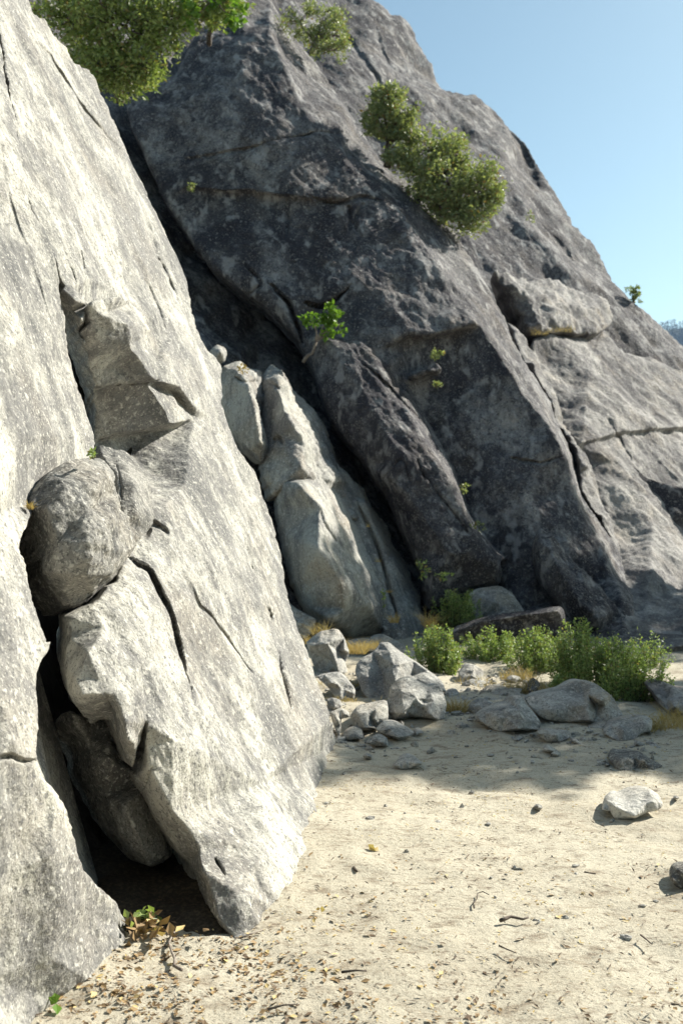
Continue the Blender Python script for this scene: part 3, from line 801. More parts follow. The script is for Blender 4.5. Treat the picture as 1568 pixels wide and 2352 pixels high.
rock('buttress', 'dark rib split from the big wall, running down to the bushes', 'rock wall', PB,
     [(700, 788, .0), (722, 766, .02), (780, 752, .04), (860, 766, .04), (928, 778, .0), (940, 805, -.15), (932, 850, -.2), (936, 873, -.3), (956, 908, -.4), (981, 958, -.42), (1006, 1003, -.42), (1026, 1038, -.42), (1046, 1083, -.42), (1066, 1138, -.42), (1081, 1186, -.42), (1111, 1221, -.42), (1136, 1251, -.4), (1170, 1276, -.4), (1148, 1290, -.1), (1152, 1320, -.15),
      (1140, 1345, -.2), (1060, 1368, -.2), (982, 1400, -.2), (969, 1326, -.15), (949, 1266, -.1), (906, 1176, -.1), (886, 1130, -.1), (864, 1106, -.1), (839, 1068, -.1), (814, 1033, -.1), (784, 1003, -.1), (765, 975, -.1), (745, 930, -.1), (722, 860, -.1)],
     'dark', inner=[(800, 850, .3), (860, 950, .35), (920, 1060, .4), (970, 1180, .4), (1030, 1270, .35), (760, 800, .2), (850, 800, .2), (1000, 1320, .2), (900, 1100, .35)],
     creases=[[(870, 850, .28), (884, 888, .3), (929, 933, .32), (959, 983, .32), (994, 1048, .32), (1019, 1088, .32), (1049, 1148, .32), (1100, 1240, .3), (1135, 1290, .2)]],
     step=2.8, smooth=3, rnd=.14, thick=1.5, amps=((.8, .09), (2.2, .035), (6, .022), (15, .013)), dip_stretch=.5, seed=53,
     cracks=[([(830, 835), (870, 865), (905, 900), (960, 960), (1000, 1030)], 3.5, .15), ([(880, 1100), (920, 1060), (940, 1110)], 3.5, .12), ([(960, 1080), (1000, 1130), (1050, 1190), (1080, 1230)], 4, .12), ([(955, 1060), (975, 1110)], 4, .1)])
rock('overhang_block', 'small jutting ledge with a green tuft on the dark wall', 'rock', PB,
     [(936, 866, -.1), (950, 856, .0), (980, 845, .1), (1005, 838, .12), (1014, 848, .1), (1008, 856, .05), (985, 858, .0), (955, 870, -.08)], 'dark', inner=[(985, 849, .2)],
     step=2, smooth=1, rnd=.05, thick=.5, amps=((3, .04), (9, .02)), seed=54)
rock('granite_block', 'long rounded block perched between the dark wall and the skyline', 'rock', PE,
     [(1129, 628, .2), (1164, 630, .2), (1209, 640, .15), (1264, 645, .15), (1314, 660, .15), (1349, 675, .15), (1379, 683, .1), (1394, 698, .1), (1404, 738, .1), (1379, 760, .2), (1359, 768, .2), (1309, 758, .2), (1239, 762, .15), (1214, 758, .1), (1199, 728, .0), (1169, 693, .0), (1144, 653, .1)],
     'mid', inner=[(1220, 680, .34), (1300, 700, .32), (1360, 715, .24), (1240, 740, .28), (1180, 660, .26)], step=2.8, smooth=5, rnd=.14, thick=1.2, amps=((1, .1), (3, .06), (8, .03)), seed=55)
rock('granite_fin', 'thin pale sunlit fin of rock standing along the long crack', 'rock', PE,
     [(1162, 733, .12), (1184, 752, .15), (1204, 788, .12), (1224, 815, .12), (1244, 840, .12), (1262, 873, .12), (1276, 908, .12), (1287, 948, .12), (1304, 983, .12), (1326, 1018, .12), (1344, 1050, .12), (1360, 1078, .12), (1372, 1118, .10), (1388, 1176, .04), (1418, 1240, -.05), (1432, 1300, -.15), (1428, 1300, -.15), (1410, 1252, .0), (1372, 1182, .12),
      (1340, 1128, .18), (1331, 1083, .18), (1319, 1043, .18), (1304, 1008, .18), (1276, 968, .18), (1259, 913, .18), (1234, 873, .18), (1205, 828, .18), (1184, 788, .18)],
     'mid', inner=[(1225, 835, .3), (1272, 925, .3), (1310, 1000, .3), (1345, 1070, .28), (1385, 1180, .12)], step=2.4, smooth=4, rnd=.10, thick=1.0, amps=((1.2, .07), (4, .03), (11, .012)), seed=56)
rock('granite_slab', 'broad grey slab sloping down to the right of the thin fin', 'rock slab', PE,
     [(1224, 778, .0), (1254, 775, .0), (1289, 770, .0), (1339, 770, .0), (1364, 783, -.1), (1379, 763, -.05), (1404, 783, .0), (1434, 808, .0), (1479, 823, .0), (1519, 833, .0), (1568, 853, .0), (1700, 925, .0), (1850, 1020, .0), (1900, 1300, .0), (1860, 1470, 'g'), (1650, 1478, 'g'), (1480, 1482, 'g'), (1420, 1480, 'g'), (1400, 1300, -.3), (1350, 1180, -.3), (1300, 1060, -.3), (1260, 960, -.3), (1220, 860, -.3)],
     'mid', inner=[(1350, 850, .1), (1450, 950, .1), (1420, 1060, .1), (1500, 1200, .1), (1560, 1050, .1), (1560, 1350, .15), (1480, 1380, .25), (1640, 1200, .1)],
     creases=[[(1339, 1014, .14), (1434, 989, .16), (1568, 979, .16), (1700, 990, .14)], [(1339, 1022, .04), (1434, 996, .04), (1568, 986, .04), (1700, 997, .03)]],
     step=3.0, smooth=2, rnd=.15, thick=1.5, amps=((.7, .11), (2.2, .04), (6, .022), (14, .012)), dip_stretch=.5, seed=57, cracks=[([(1365, 785), (1360, 800), (1345, 775)], 4, .2), ([(1480, 1020), (1540, 1090), (1568, 1110)], 4, .1), ([(1390, 960), (1420, 1010), (1460, 1060)], 4, .15)])
rock('leaning_boulder', 'big dark boulder leaning on the wall above the bushes', 'boulder', PB,
     [(1224, 1261, .1), (1229, 1226, .1), (1239, 1216, .1), (1264, 1226, .15), (1289, 1256, .2), (1329, 1296, .25), (1359, 1331, .3), (1389, 1366, .3), (1419, 1401, .3), (1438, 1446, .3), (1384, 1452, .4), (1329, 1456, .4), (1304, 1416, .3), (1269, 1371, .2), (1249, 1341, .15), (1234, 1311, .1)],
     'dark', inner=[(1290, 1320, .55), (1330, 1380, .7), (1370, 1420, .75), (1260, 1260, .4)], step=2.6, smooth=3, rnd=.1, thick=1.0, amps=((1.2, .08), (4, .04), (11, .02)), seed=58)

# ------------------------------------------------------------------ loose boulders at the foot of the cliff
def cA(x, y): return (665.5 + x * 0.2894, 1361.2 + y * 0.2894)
def cB(x, y): return (1089.0 + x * 0.3056, 1421.7 + y * 0.3056)
def cD(x, y): return (x, y)

def boulder(name, label, conv, pts, deep=0.3, bulge=0.06, inner=(), creases=(), base=None, mat='stone', cat='boulder', seed=1, lean=0.8, amps=((3, .022), (9, .012), (26, .005)), smooth=1, step=2.0, rnd=.012, sink=4, depth=None, sharp=50):
    P = [conv(*p) for p in pts]
    y1 = max(p[1] for p in P) if base is None else conv(0, base)[1]
    y0 = min(p[1] for p in P)
    dc = depth or gd(y1)
    pl = Plane((0, dc, 0), (0, -1, 0))
    def hh(y): return -deep * lean * (y1 - y) / (y1 - y0)
    out = []
    for (x, y) in P:
        low = y > y1 - 0.12 * (y1 - y0)
        out.append((x, y + (sink if low else 0), hh(y)))
    mx, my = np.mean(P, 0)
    if not inner and not creases:
        inn = [(mx, my, hh(my) + bulge)]
    else:
        inn = []
        for (x, y, h) in inner:
            X, Y = conv(x, y); inn.append((X, Y, hh(Y) + h))
    rr_ = np.random.default_rng(seed * 7)
    y_span = y1 - y0
    for _ in range(0 if rnd > .0121 else 6 if y_span > 25 else 3):
        X, Y = mx + rr_.normal() * 0.24 * (max(p[0] for p in P) - min(p[0] for p in P)), my + rr_.normal() * 0.22 * y_span
        if inside_pt(X, Y, np.array(P), np.roll(np.array(P), -1, 0)): inn.append((X, Y, hh(Y) + bulge * 1.1 + rr_.normal() * .16 * deep * min(1, y_span / 60)))
    crs = []
    for c in creases:
        crs.append([(*conv(x, y), hh(conv(x, y)[1]) + h) for (x, y, h) in c])
    V, F = rock_geometry(pl, out, inner=inn, creases=crs, step=step, smooth=smooth, rnd=rnd, thick=deep, back=(0.05, 1, -0.05), amps=amps, seed=seed, fray=0.8, taper=.45, steps=7)
    o = mesh_obj(name, V, F, mat, sharp=sharp)
    return tag(o, label, cat)

boulder('boulder', 'pale rock corner showing just beyond the edge of the big slab', cA, [(-60, 40), (30, 118), (110, 160), (205, 215), (190, 270), (150, 330), (110, 350), (40, 330)], deep=.4, inner=[(110, 240, .12)], seed=101, depth=11.4, lean=.3)
boulder('boulder', 'square block with a dark shaded front beside the big slab edge', cA, [(130, 392), (190, 340), (250, 300), (380, 290), (430, 360), (470, 480), (440, 560), (458, 640), (390, 646), (360, 652), (260, 642), (190, 580), (150, 460)],
        deep=.45, creases=[[(135, 395, .02), (230, 385, .16), (300, 400, .2), (345, 480, .22), (370, 560, .24), (390, 640, .22)]], seed=102, lean=.5)
boulder('boulder', 'sunlit flat-topped rock below the square dark-fronted block', cA, [(215, 660), (270, 645), (390, 630), (450, 680), (520, 780), (500, 838), (400, 858), (290, 738)], deep=.35, bulge=.08, seed=103)
boulder('stone', 'small white flat stone by the lower edge of the slab', cA, [(290, 838), (330, 828), (400, 850), (418, 888), (390, 918), (315, 922), (295, 880)], deep=.15, cat='stone', seed=104)
boulder('stone', 'thin upright stone pressed against the foot of the slab', cA, [(320, 945), (360, 925), (410, 918), (470, 948), (470, 982), (402, 995), (402, 1060), (392, 1140), (355, 1070)], deep=.2, cat='stone', seed=105)
boulder('boulder', 'tall wedge boulder with a sharp lit ridge near the dry grass', cA, [(715, 402), (780, 396), (830, 440), (900, 490), (980, 540), (1100, 620), (1200, 700), (1240, 780), (1000, 815), (760, 838), (640, 836), (590, 795), (520, 645), (530, 562), (580, 512), (660, 470)],
        deep=.7, creases=[[(735, 405, .03), (790, 460, .14), (815, 560, .22), (812, 630, .25), (836, 700, .28), (850, 810, .3)]], inner=[(620, 650, .06), (1000, 680, .08)], seed=106, lean=.8)
boulder('granite_slab', 'curved pale slab edge lying behind the tall wedge boulder', cA, [(640, 350), (660, 338), (730, 325), (800, 358), (880, 400), (945, 450), (960, 500), (900, 520), (780, 450), (700, 420), (640, 400)], deep=.4, bulge=.05, seed=107, depth=11.2, cat='rock slab')
boulder('stone', 'flat pale stones layer between the block and wedge boulder', cA, [(455, 385), (520, 365), (640, 362), (700, 385), (690, 412), (560, 410), (470, 405)], deep=.25, seed=108, depth=11.3, cat='stone')
boulder('boulder', 'grey rounded boulder in half shade in front of the wedge boulder', cA, [(800, 745), (870, 682), (940, 670), (1000, 700), (1100, 750), (1180, 730), (1220, 800), (1242, 900), (1222, 1000), (1180, 1014), (1050, 992), (950, 990), (830, 1012), (772, 950), (776, 860)],
        deep=.5, inner=[(880, 760, .10), (1000, 820, .16), (1140, 860, .14), (900, 950, .2), (1100, 960, .18)], seed=109, base=1030, lean=.7, sink=0)
boulder('boulder', 'low split rock left of the half-shaded grey boulder', cA, [(478, 975), (540, 898), (660, 868), (770, 862), (776, 1000), (700, 1062), (560, 1084), (520, 1062)], deep=.3, creases=[[(545, 905, .03), (620, 960, .13), (595, 1070, .14)]], seed=110)
boulder('stone', 'pale triangular stone in front of the low split rock', cA, [(680, 1085), (745, 1022), (850, 1040), (985, 1112), (960, 1132), (862, 1158), (760, 1132)], deep=.25, creases=[[(748, 1026, .01), (800, 1080, .08), (860, 1150, .09)]], cat='stone', seed=111)
boulder('stone', 'small pale stone on the sand beside the slab foot', cA, [(602, 1190), (640, 1142), (700, 1120), (770, 1150), (778, 1200), (712, 1198)], deep=.15, cat='stone', seed=112)
boulder('stone', 'dim low stone tucked by the slab behind the small pale stone', cA, [(420, 1150), (440, 1092), (500, 1070), (570, 1090), (582, 1142)], deep=.2, cat='stone', seed=113)
boulder('pebble', 'small brown pebble alone on the sand left of the flat stone', cA, [(578, 1292), (612, 1268), (652, 1292), (650, 1306), (600, 1306)], deep=.06, cat='pebble', seed=114)
boulder('stone', 'low flat stone lying alone on the sand at the shade edge', cA, [(818, 1372), (880, 1302), (960, 1298), (1052, 1356), (950, 1384), (890, 1392)], deep=.2, cat='stone', seed=115)
boulder('boulder', 'broad dark-shaded boulder with a gap under it below the bushes', cB, [(385, 605), (500, 570), (640, 540), (780, 460), (900, 480), (960, 520), (1030, 580), (1100, 690), (1112, 740), (1060, 772), (900, 778), (700, 772), (560, 762), (480, 722), (420, 662)],
        deep=.6, creases=[[(895, 488, .02), (850, 560, .13), (842, 650, .16), (870, 765, .16)]], inner=[(560, 680, .12), (700, 650, .12), (980, 650, .06)], base=800, seed=116, sink=0, smooth=3)
boulder('boulder', 'flat grey boulder overlapping the broad dark one at its left', cB, [(10, 735), (80, 690), (180, 652), (280, 645), (290, 582), (350, 580), (392, 640), (460, 720), (492, 770), (486, 826), (330, 828), (190, 842), (90, 802)],
        deep=.5, creases=[[(285, 600, .02), (340, 690, .14), (330, 825, .18)]], inner=[(180, 740, .12)], base=850, seed=117, sink=2)
boulder('stone', 'small rough stone behind the flat grey boulder', cB, [(-45, 665), (0, 620), (50, 595), (130, 620), (162, 655), (80, 700), (20, 715)], deep=.25, seed=118, cat='stone')
boulder('boulder', 'sloping grey stone at the edge of dry grass under the last bush', cB, [(985, 870), (1010, 812), (1080, 780), (1200, 740), (1290, 725), (1332, 760), (1322, 832), (1250, 862), (1190, 902), (1100, 912)], deep=.35, inner=[(1120, 830, .08), (1240, 790, .06)], seed=119)
boulder('stone', 'knobbly dark stone lying in shade on open sand', cB, [(1018, 1062), (1040, 1010), (1110, 1006), (1190, 998), (1270, 1010), (1332, 1060), (1412, 1102), (1350, 1122), (1220, 1122), (1090, 1128)], deep=.3, inner=[(1100, 1060, .08), (1200, 1050, .05), (1280, 1070, .09)], mat='grey', cat='stone', seed=120, amps=((5, .04), (14, .02), (30, .006)))
boulder('stone', 'white sunlit notched stone lying alone on the open sand', cB, [(968, 1395), (985, 1360), (1030, 1330), (1110, 1342), (1180, 1312), (1230, 1290), (1310, 1275), (1380, 1320), (1418, 1390), (1382, 1432), (1290, 1452), (1200, 1486), (1050, 1482), (1020, 1442), (958, 1432)],
        deep=.22, creases=[[(1235, 1300, .0), (1270, 1340, .02), (1285, 1385, .06), (1200, 1480, .08)]], inner=[(1060, 1410, .07), (1340, 1370, .06), (1200, 1400, .06)], cat='stone', seed=121, step=1.6, mat='white', amps=((7, .012), (22, .006)), rnd=.015)
boulder('stone', 'brown stone cut by the right border of the picture', cD, [(1538, 2012), (1546, 1990), (1568, 1983), (1600, 1988), (1616, 2012), (1606, 2034), (1562, 2037), (1545, 2030)], deep=.12, bulge=.05, cat='stone', seed=122, amps=((8, .01), (25, .004)), mat='grey')
boulder('stone', 'long low stone beneath the gap of the broad dark boulder', cB, [(468, 845), (500, 825), (600, 835), (712, 845), (722, 892), (640, 912), (540, 908), (490, 882)], deep=.2, cat='stone', seed=123)
boulder('stone', 'small slanting stone right of the long low stone', cB, [(715, 895), (752, 888), (812, 942), (740, 934)], deep=.12, cat='stone', seed=124)
boulder('stone', 'pale flat stone half buried before the long low stone', cB, [(508, 965), (540, 940), (612, 976), (602, 1002), (520, 990)], deep=.12, cat='stone', seed=125)
boulder('boulder', 'grey rock under the left bush above the small rough stone', cA, [(1335, 650), (1390, 560), (1470, 575), (1535, 622), (1520, 700), (1400, 725)], deep=.35, seed=126)
boulder('stone', 'little light stone between bush and grass on the slope', cB, [(238, 445), (280, 420), (332, 430), (345, 450), (300, 468)], deep=.15, cat='stone', seed=127)
boulder('stone', 'pointed brown stone standing in dry grass above the flat boulder', cB, [(395, 510), (440, 440), (490, 480), (502, 545), (420, 562)], deep=.2, cat='stone', seed=128, mat='grey')
boulder('stone', 'small grey stone peeking from the rightmost bushes', cB, [(1205, 405), (1250, 375), (1282, 400), (1278, 448), (1220, 455)], deep=.15, cat='stone', seed=129)
boulder('stone', 'flat slab of stone on the brown slope below the dark bush', cB, [(120, 560), (200, 535), (360, 520), (340, 555), (240, 575), (150, 585)], deep=.25, cat='stone', seed=130)
boulder('stone', 'lower flat stone on the brown slope above the flat boulder', cB, [(40, 600), (110, 585), (220, 590), (210, 612), (120, 622), (60, 618)], deep=.2, cat='stone', seed=131)
boulder('pebble', 'white pebble on the sand near the right border', cB, [(1488, 1340), (1505, 1326), (1530, 1332), (1535, 1345), (1500, 1348)], deep=.04, cat='pebble', seed=132, mat='slab', amps=((10, .004),), rnd=.01)
boulder('pebble', 'dark pebble cluster stone near the middle of the sand', cB, [(440, 1412), (470, 1388), (505, 1398), (512, 1420), (470, 1426)], deep=.05, cat='pebble', seed=133, mat='grey', amps=((10, .006),), rnd=.01)
boulder('pebble', 'little pebble left of the knobbly dark stone', cB, [(968, 1092), (985, 1078), (1016, 1082), (1018, 1100), (985, 1104)], deep=.08, cat='pebble', seed=134, mat='grey', amps=((10, .006),), rnd=.01)
boulder('pebble', 'pale pebble in the shade streaks left of centre sand', cB, [(405, 1078), (425, 1058), (460, 1066), (462, 1082), (420, 1086)], deep=.07, cat='pebble', seed=135, amps=((10, .006),), rnd=.01)
boulder('pebble', 'brown pebble at the bottom of the slab near the sand', cA, [(412, 1432), (425, 1422), (440, 1430), (438, 1440), (418, 1441)], deep=.04, cat='pebble', seed=136, mat='grey', amps=((10, .004),), rnd=.006)
boulder('boulder', 'grey boulder behind the first bush under the dark rib', cD, [(1076, 1364), (1099, 1351), (1144, 1345), (1174, 1360), (1189, 1381), (1204, 1405), (1195, 1440), (1090, 1440)], deep=.6, bulge=.15, seed=137, depth=12.7, mat='rib')
boulder('fallen_slab', 'long dark tilted slab with a pale upper edge behind the bushes', cD, [(1026, 1450), (1064, 1431), (1109, 1417), (1164, 1407), (1209, 1402), (1284, 1392), (1295, 1406), (1300, 1441), (1288, 1470), (1180, 1478), (1060, 1478)], deep=.35, seed=138, depth=12.1, mat='dark', cat='rock slab', lean=.1,
        creases=[[(1040, 1453, .16), (1110, 1427, .18), (1210, 1411, .18), (1280, 1402, .18)]])
boulder('ledge', 'low shaded rock ledge behind the rightmost bushes', cB, [(760, 190), (900, 165), (1100, 135), (1400, 120), (1750, 130), (1800, 300), (1800, 420), (1200, 440), (760, 330)], deep=1.2, bulge=.25, seed=139, mat='mid', cat='rock', depth=11.3)
boulder('ledge', 'lower sloping ledge at the right border beside the last bush', cB, [(1280, 480), (1400, 465), (1568, 530), (1750, 560), (1800, 720), (1600, 730), (1450, 690), (1390, 600)], deep=.7, bulge=.15, seed=140, mat='mid', cat='rock')

def angular_stones():
    """broken flat stones lying among the boulders"""
    r = np.random.default_rng(91)
    where = ['by the foot of the split rock', 'right of the split rock', 'touching the half-shaded grey boulder', 'in front of the half-shaded grey boulder', 'left of the flat grey boulder', 'between the grey boulder and the flat boulder', 'on the brown slope above the rough stone', 'in the middle of the brown slope', 'high on the brown slope under the bushes', 'just above the flat grey boulder', 'at the foot of the leftmost round bush', 'behind the pointed brown stone', 'near the pointed brown stone', 'at the shoulder of the broad dark boulder', 'against the slab edge by dry grass', 'in the dry grass beside the wedge boulder', 'below the broad dark boulder', 'under the gap of the broad dark boulder', 'left of the sloping grey stone', 'at the left end of the brown slope', 'behind the flat grey boulder', 'under the left bush by the grey rock', 'nearest the foot of the big slab', 'on the sand below the triangular stone', 'alone on sand before the half-shaded boulder', 'right of the long low stone', 'on the sand below the sloping grey stone', 'below the flat grey boulder', 'under the dark shaded bush', 'under the middle bush']
    spots = [(800, 1640, 22), (838, 1652, 30), (870, 1640, 20), (905, 1672, 18), (1040, 1668, 22), (1068, 1640, 30), (1100, 1602, 40), (1135, 1585, 34), (1160, 1566, 28), (1178, 1600, 30), (1095, 1570, 26), (1120, 1552, 24), (1205, 1608, 26), (1248, 1596, 22),
             (770, 1622, 26), (786, 1600, 22), (1300, 1700, 26), (1340, 1684, 24), (1380, 1672, 30), (1060, 1605, 24), (1150, 1628, 26), (1035, 1590, 22), (760, 1660, 16), (822, 1690, 14), (960, 1680, 14), (1430, 1706, 22), (1500, 1716, 20), (1185, 1692, 16), (1075, 1544, 26), (1200, 1548, 22)]
    for k, (px, py, w) in enumerate(spots):
        n = r.integers(5, 8); a = np.sort(r.random(n) * 6.28)
        h = w * (.28 + .3 * r.random())
        pts = [(px + math.cos(t) * w * (.7 + .5 * r.random()), py + math.sin(t) * h * (.7 + .5 * r.random())) for t in -a]
        if max(np.diff(np.append(a, a[0] + 6.28))) > 2.6: continue
        o = boulder('stone', 'small angular broken stone ' + where[k], cD, pts, deep=.12 + w * .004, bulge=.03, cat='stone', seed=200 + k, step=1.7, amps=((9, .008), (26, .004)))
        o['group'] = 'small broken stones among the boulders'

def rubble():
    import bmesh
    bm = bmesh.new(); bmesh.ops.create_icosphere(bm, subdivisions=1, radius=1)
    v0 = np.array([v.co[:] for v in bm.verts]); f0 = [[v.index for v in f.verts] for f in bm.faces]; bm.free()
    r = np.random.default_rng(55)
    parts = []
    spots = [(760, 1640, 60, 22), (840, 1660, 90, 18), (900, 1690, 120, 16), (960, 1640, 60, 14), (1060, 1660, 90, 20), (1120, 1590, 90, 30), (1180, 1570, 80, 26), (1230, 1700, 150, 20), (1350, 1690, 130, 18), (1450, 1710, 120, 16), (820, 1570, 70, 26), (760, 1560, 40, 20), (1260, 1800, 400, 26), (1000, 1850, 350, 20), (1300, 2050, 400, 26), (790, 1690, 60, 16), (1100, 1560, 120, 30)]
    for (px, py, sp, n) in spots:
        for k in range(n * 2):
            x, y = px + r.normal() * sp * .5, py + r.normal() * sp * .16
            d = gd(max(y, 1500)); p = pt(x, max(y, 1500), d)
            sz = (.008 + .03 * r.random() ** 3) * (1.0 if y < 1760 else .45)
            v = v0 * (1 + .28 * r.normal(size=(len(v0), 1))) * sz * (1.2, .9, .65) * (1 + .3 * r.normal(size=3))
            a = r.random() * 6.28
            v = v @ np.array(((math.cos(a), -math.sin(a), 0), (math.sin(a), math.cos(a), 0), (0, 0, 1)))
            z = ground_z(np.array([p[0]]), np.array([p[1]]))[0]
            parts.append((v + (p[0], p[1], z + sz * .15), f0))
    V, F = join(parts)
    tag(mesh_obj('rubble', V, F, 'stone', smooth=False, base=np.zeros(3)), 'small broken rock rubble around the boulders on the sand', 'rubble', kind='stuff')

# ------------------------------------------------------------------ plants
def leaves(pos, size, seed, upness=0.3, aspect=0.5, droop=0.0, outward=None):
    """one folded leaf blade per position; returns V, F, tint"""
    r = np.random.default_rng(seed)
    n = len(pos)
    d = r.normal(size=(n, 3)); d[:, 2] = d[:, 2] * 0.6 + upness - droop
    if outward is not None: d += outward
    d /= np.linalg.norm(d, axis=1)[:, None]
    s = np.cross(d, r.normal(size=(n, 3))); s /= np.linalg.norm(s, axis=1)[:, None]
    nn = np.cross(d, s)
    L = size * (0.6 + 0.8 * r.random(n))[:, None]
    w = L * aspect * 0.5
    V = np.stack([pos, pos + d * L * .45 + s * w + nn * L * .08, pos + d * L, pos + d * L * .45 - s * w + nn * L * .08], 1).reshape(-1, 3)
    i = np.arange(n)[:, None] * 4
    F = np.concatenate([i + np.array([[0, 1, 2]]), i + np.array([[0, 2, 3]])])
    t = np.zeros((n, 4, 4)); t[:, :, 0] = r.random(n)[:, None]; t[:, :, 1] = r.random(n)[:, None]; t[:, :, 3] = 1
    return V, F, t.reshape(-1, 4)

def tube(pts, r0, r1, sides=6):
    P = np.asarray(pts, float); n = len(P)
    V, F = [], []
    for i in range(n):
        t = P[min(i + 1, n - 1)] - P[max(i - 1, 0)]
        t /= np.linalg.norm(t) + 1e-9
        a = np.cross(t, (0.3, 0.9, 0.2)); a /= np.linalg.norm(a) + 1e-9
        b = np.cross(t, a)
        r = r0 + (r1 - r0) * i / (n - 1)
        for k in range(sides):
            an = 2 * math.pi * k / sides
            V.append(P[i] + r * (math.cos(an) * a + math.sin(an) * b))
    for i in range(n - 1):
        for k in range(sides):
            F.append([i * sides + k, i * sides + (k + 1) % sides, (i + 1) * sides + (k + 1) % sides, (i + 1) * sides + k])
    F.append(list(range(sides))[::-1]); F.append([(n - 1) * sides + k for k in range(sides)])
    return np.array(V), F

def bent(a, b, seed, k=6, wob=0.08):
    r = np.random.default_rng(seed)
    a, b = np.array(a, float), np.array(b, float)
    L = np.linalg.norm(b - a)
    out = []
    off = np.zeros(3)
    for i in range(k):
        t = i / (k - 1)
        if 0 < i < k - 1: off = off * 0.6 + r.normal(size=3) * wob * L * 0.5
        out.append(a + (b - a) * t + off * math.sin(math.pi * t))
    return out

def join(parts):
    V, F, o = [], [], 0
    for v, f in parts:
        V.append(v); F += [[i + o for i in q] for q in f]; o += len(v)
    return np.concatenate(V), F

def tree(name, label, cat, base, clumps, n, size, mat, seed, trunk_r=0.06, bark='bark', sub=14, aspect=0.5, group=None, shell=0.55):
    """clumps: (centre xyz, radii xyz); every clump is broken into sprays of leaves around its own twigs"""
    r = np.random.default_rng(seed)
    e = tag(empty(name, base), label, cat, group)
    vol = np.array([c[1][0] * c[1][1] * c[1][2] for c in clumps]) ** 0.6
    cnt = (n * vol / vol.sum()).astype(int)
    P, tubes, out = [], [], []
    cen = np.mean([c[0] for c in clumps], 0)
    fork = np.array(base) * 0.45 + cen * 0.55
    tubes.append(tube(bent(base, fork, seed, 6, .10), trunk_r, trunk_r * .65, 7))
    for (c, rad), m in zip(clumps, cnt):
        c, rad = np.array(c, float), np.array(rad, float)
        tubes.append(tube(bent(fork, c, seed + m, 6, .10), trunk_r * .6, trunk_r * .2, 5))
        for s in range(sub):
            u = r.normal(size=3); u /= np.linalg.norm(u)
            q = c + u * rad * (0.45 + 0.75 * r.random())
            if s % 2 == 0: tubes.append(tube(bent(c, q, seed + s, 4, .12), trunk_r * .2, trunk_r * .06, 4))
            k = max(3, int(m / sub * (0.5 + r.random())))
            w = r.normal(size=(k, 3)) * rad * 0.20
            P.append(q + w); out.append(u * 0.6 + np.zeros((k, 3)))
    P = np.concatenate(P); out = np.concatenate(out)
    V, F = join(tubes)
    mesh_obj('trunk', V, F, bark, parent=e)
    V, F, t = leaves(P, size, seed + 1, aspect=aspect, outward=out)
    mesh_obj('crown', V, F, mat, parent=e, smooth=False, tint=t)
    return e

def clump(px, py, d, rx, rz, ry=None):
    s = d / FPX
    return (pt(px, py, d), (rx * s, (ry or (rx + rz) / 2) * s, rz * s))

tree('oak_shrub', 'big dark green oak shrub filling the gully at the top left', 'shrub', pt(275, 228, 15.9),
     [clump(*c) for c in ((170, 40, 14.6, 75, 60), (270, 50, 14.4, 95, 80), (350, 50, 14.5, 75, 70), (240, 130, 14.5, 80, 60), (335, 140, 14.6, 65, 55), (140, 30, 14.8, 45, 50), (395, 50, 14.7, 45, 55), (290, 175, 14.8, 80, 30), (215, 165, 14.8, 50, 30), (275, 195, 15.2, 60, 22), (220, -30, 14.5, 120, 50), (370, -30, 14.7, 80, 40))],
     15000, .075, 'oak', 301, .09, sub=22)
tree('leafy_shrub', 'smaller green shrub with bright hanging leaves beside the big oak shrub', 'shrub', pt(480, 100, 16.5),
     [clump(*c) for c in ((490, 10, 15.0, 55, 40), (530, 10, 14.6, 40, 30), (450, 20, 15.2, 40, 45))], 2600, .075, 'oak', 302, .05, sub=14)
tree('hanging_branch', 'bright yellow-green leafy branch tips hanging over the dark buttress', 'branch', pt(495, -20, 14.6),
     [clump(*c) for c in ((540, 40, 14.2, 16, 34), (436, 40, 14.2, 14, 34), (520, 5, 14.2, 40, 18), (440, 5, 14.2, 20, 15))], 320, .085, 'fresh', 303, .02, sub=8, aspect=.8)
tree('grey_shrub', 'sparse grey-green shrub with bare branches on the ridge crest', 'shrub', pt(715, 122, 20.8),
     [clump(*c) for c in ((688, 50, 20.5, 40, 32), (740, 50, 20.5, 48, 34), (770, 80, 20.5, 38, 36), (765, 115, 20.3, 42, 22), (730, 85, 20.5, 36, 26))], 4200, .06, 'olive', 304, .07, 'twig', sub=16)
tree('oak_shrub', 'upper round oak shrub growing from the crack on the wall', 'shrub', pt(888, 385, 18.4),
     [clump(*c) for c in ((880, 235, 18.3, 48, 30), (915, 255, 18.3, 42, 42), (862, 272, 18.3, 32, 38), (932, 310, 18.3, 36, 36), (895, 300, 18.3, 40, 26))], 5000, .075, 'olive', 305, .08, sub=18)
tree('oak_shrub', 'largest oak shrub on the wall, spilling below the upper round one', 'shrub', pt(960, 455, 18.3),
     [clump(*c) for c in ((930, 365, 18.1, 40, 30), (995, 345, 18.1, 60, 40), (1055, 355, 18.1, 52, 45), (1035, 430, 17.9, 85, 60), (1100, 435, 18.0, 50, 55), (975, 405, 18.0, 55, 42), (1080, 500, 17.9, 50, 38), (1128, 465, 18.1, 26, 38), (1010, 470, 17.9, 40, 26))], 12000, .075, 'olive', 306, .09, sub=22)
tree('sapling', 'small bright green sapling on the dark rib with a pale bare stem', 'sapling', pt(696, 832, 15.0),
     [clump(*c) for c in ((722, 740, 14.8, 26, 18), (752, 728, 14.8, 24, 26), (775, 745, 14.8, 26, 16), (755, 758, 14.8, 20, 12))], 520, .07, 'fresh', 307, .03, 'twig', sub=9, aspect=.7)
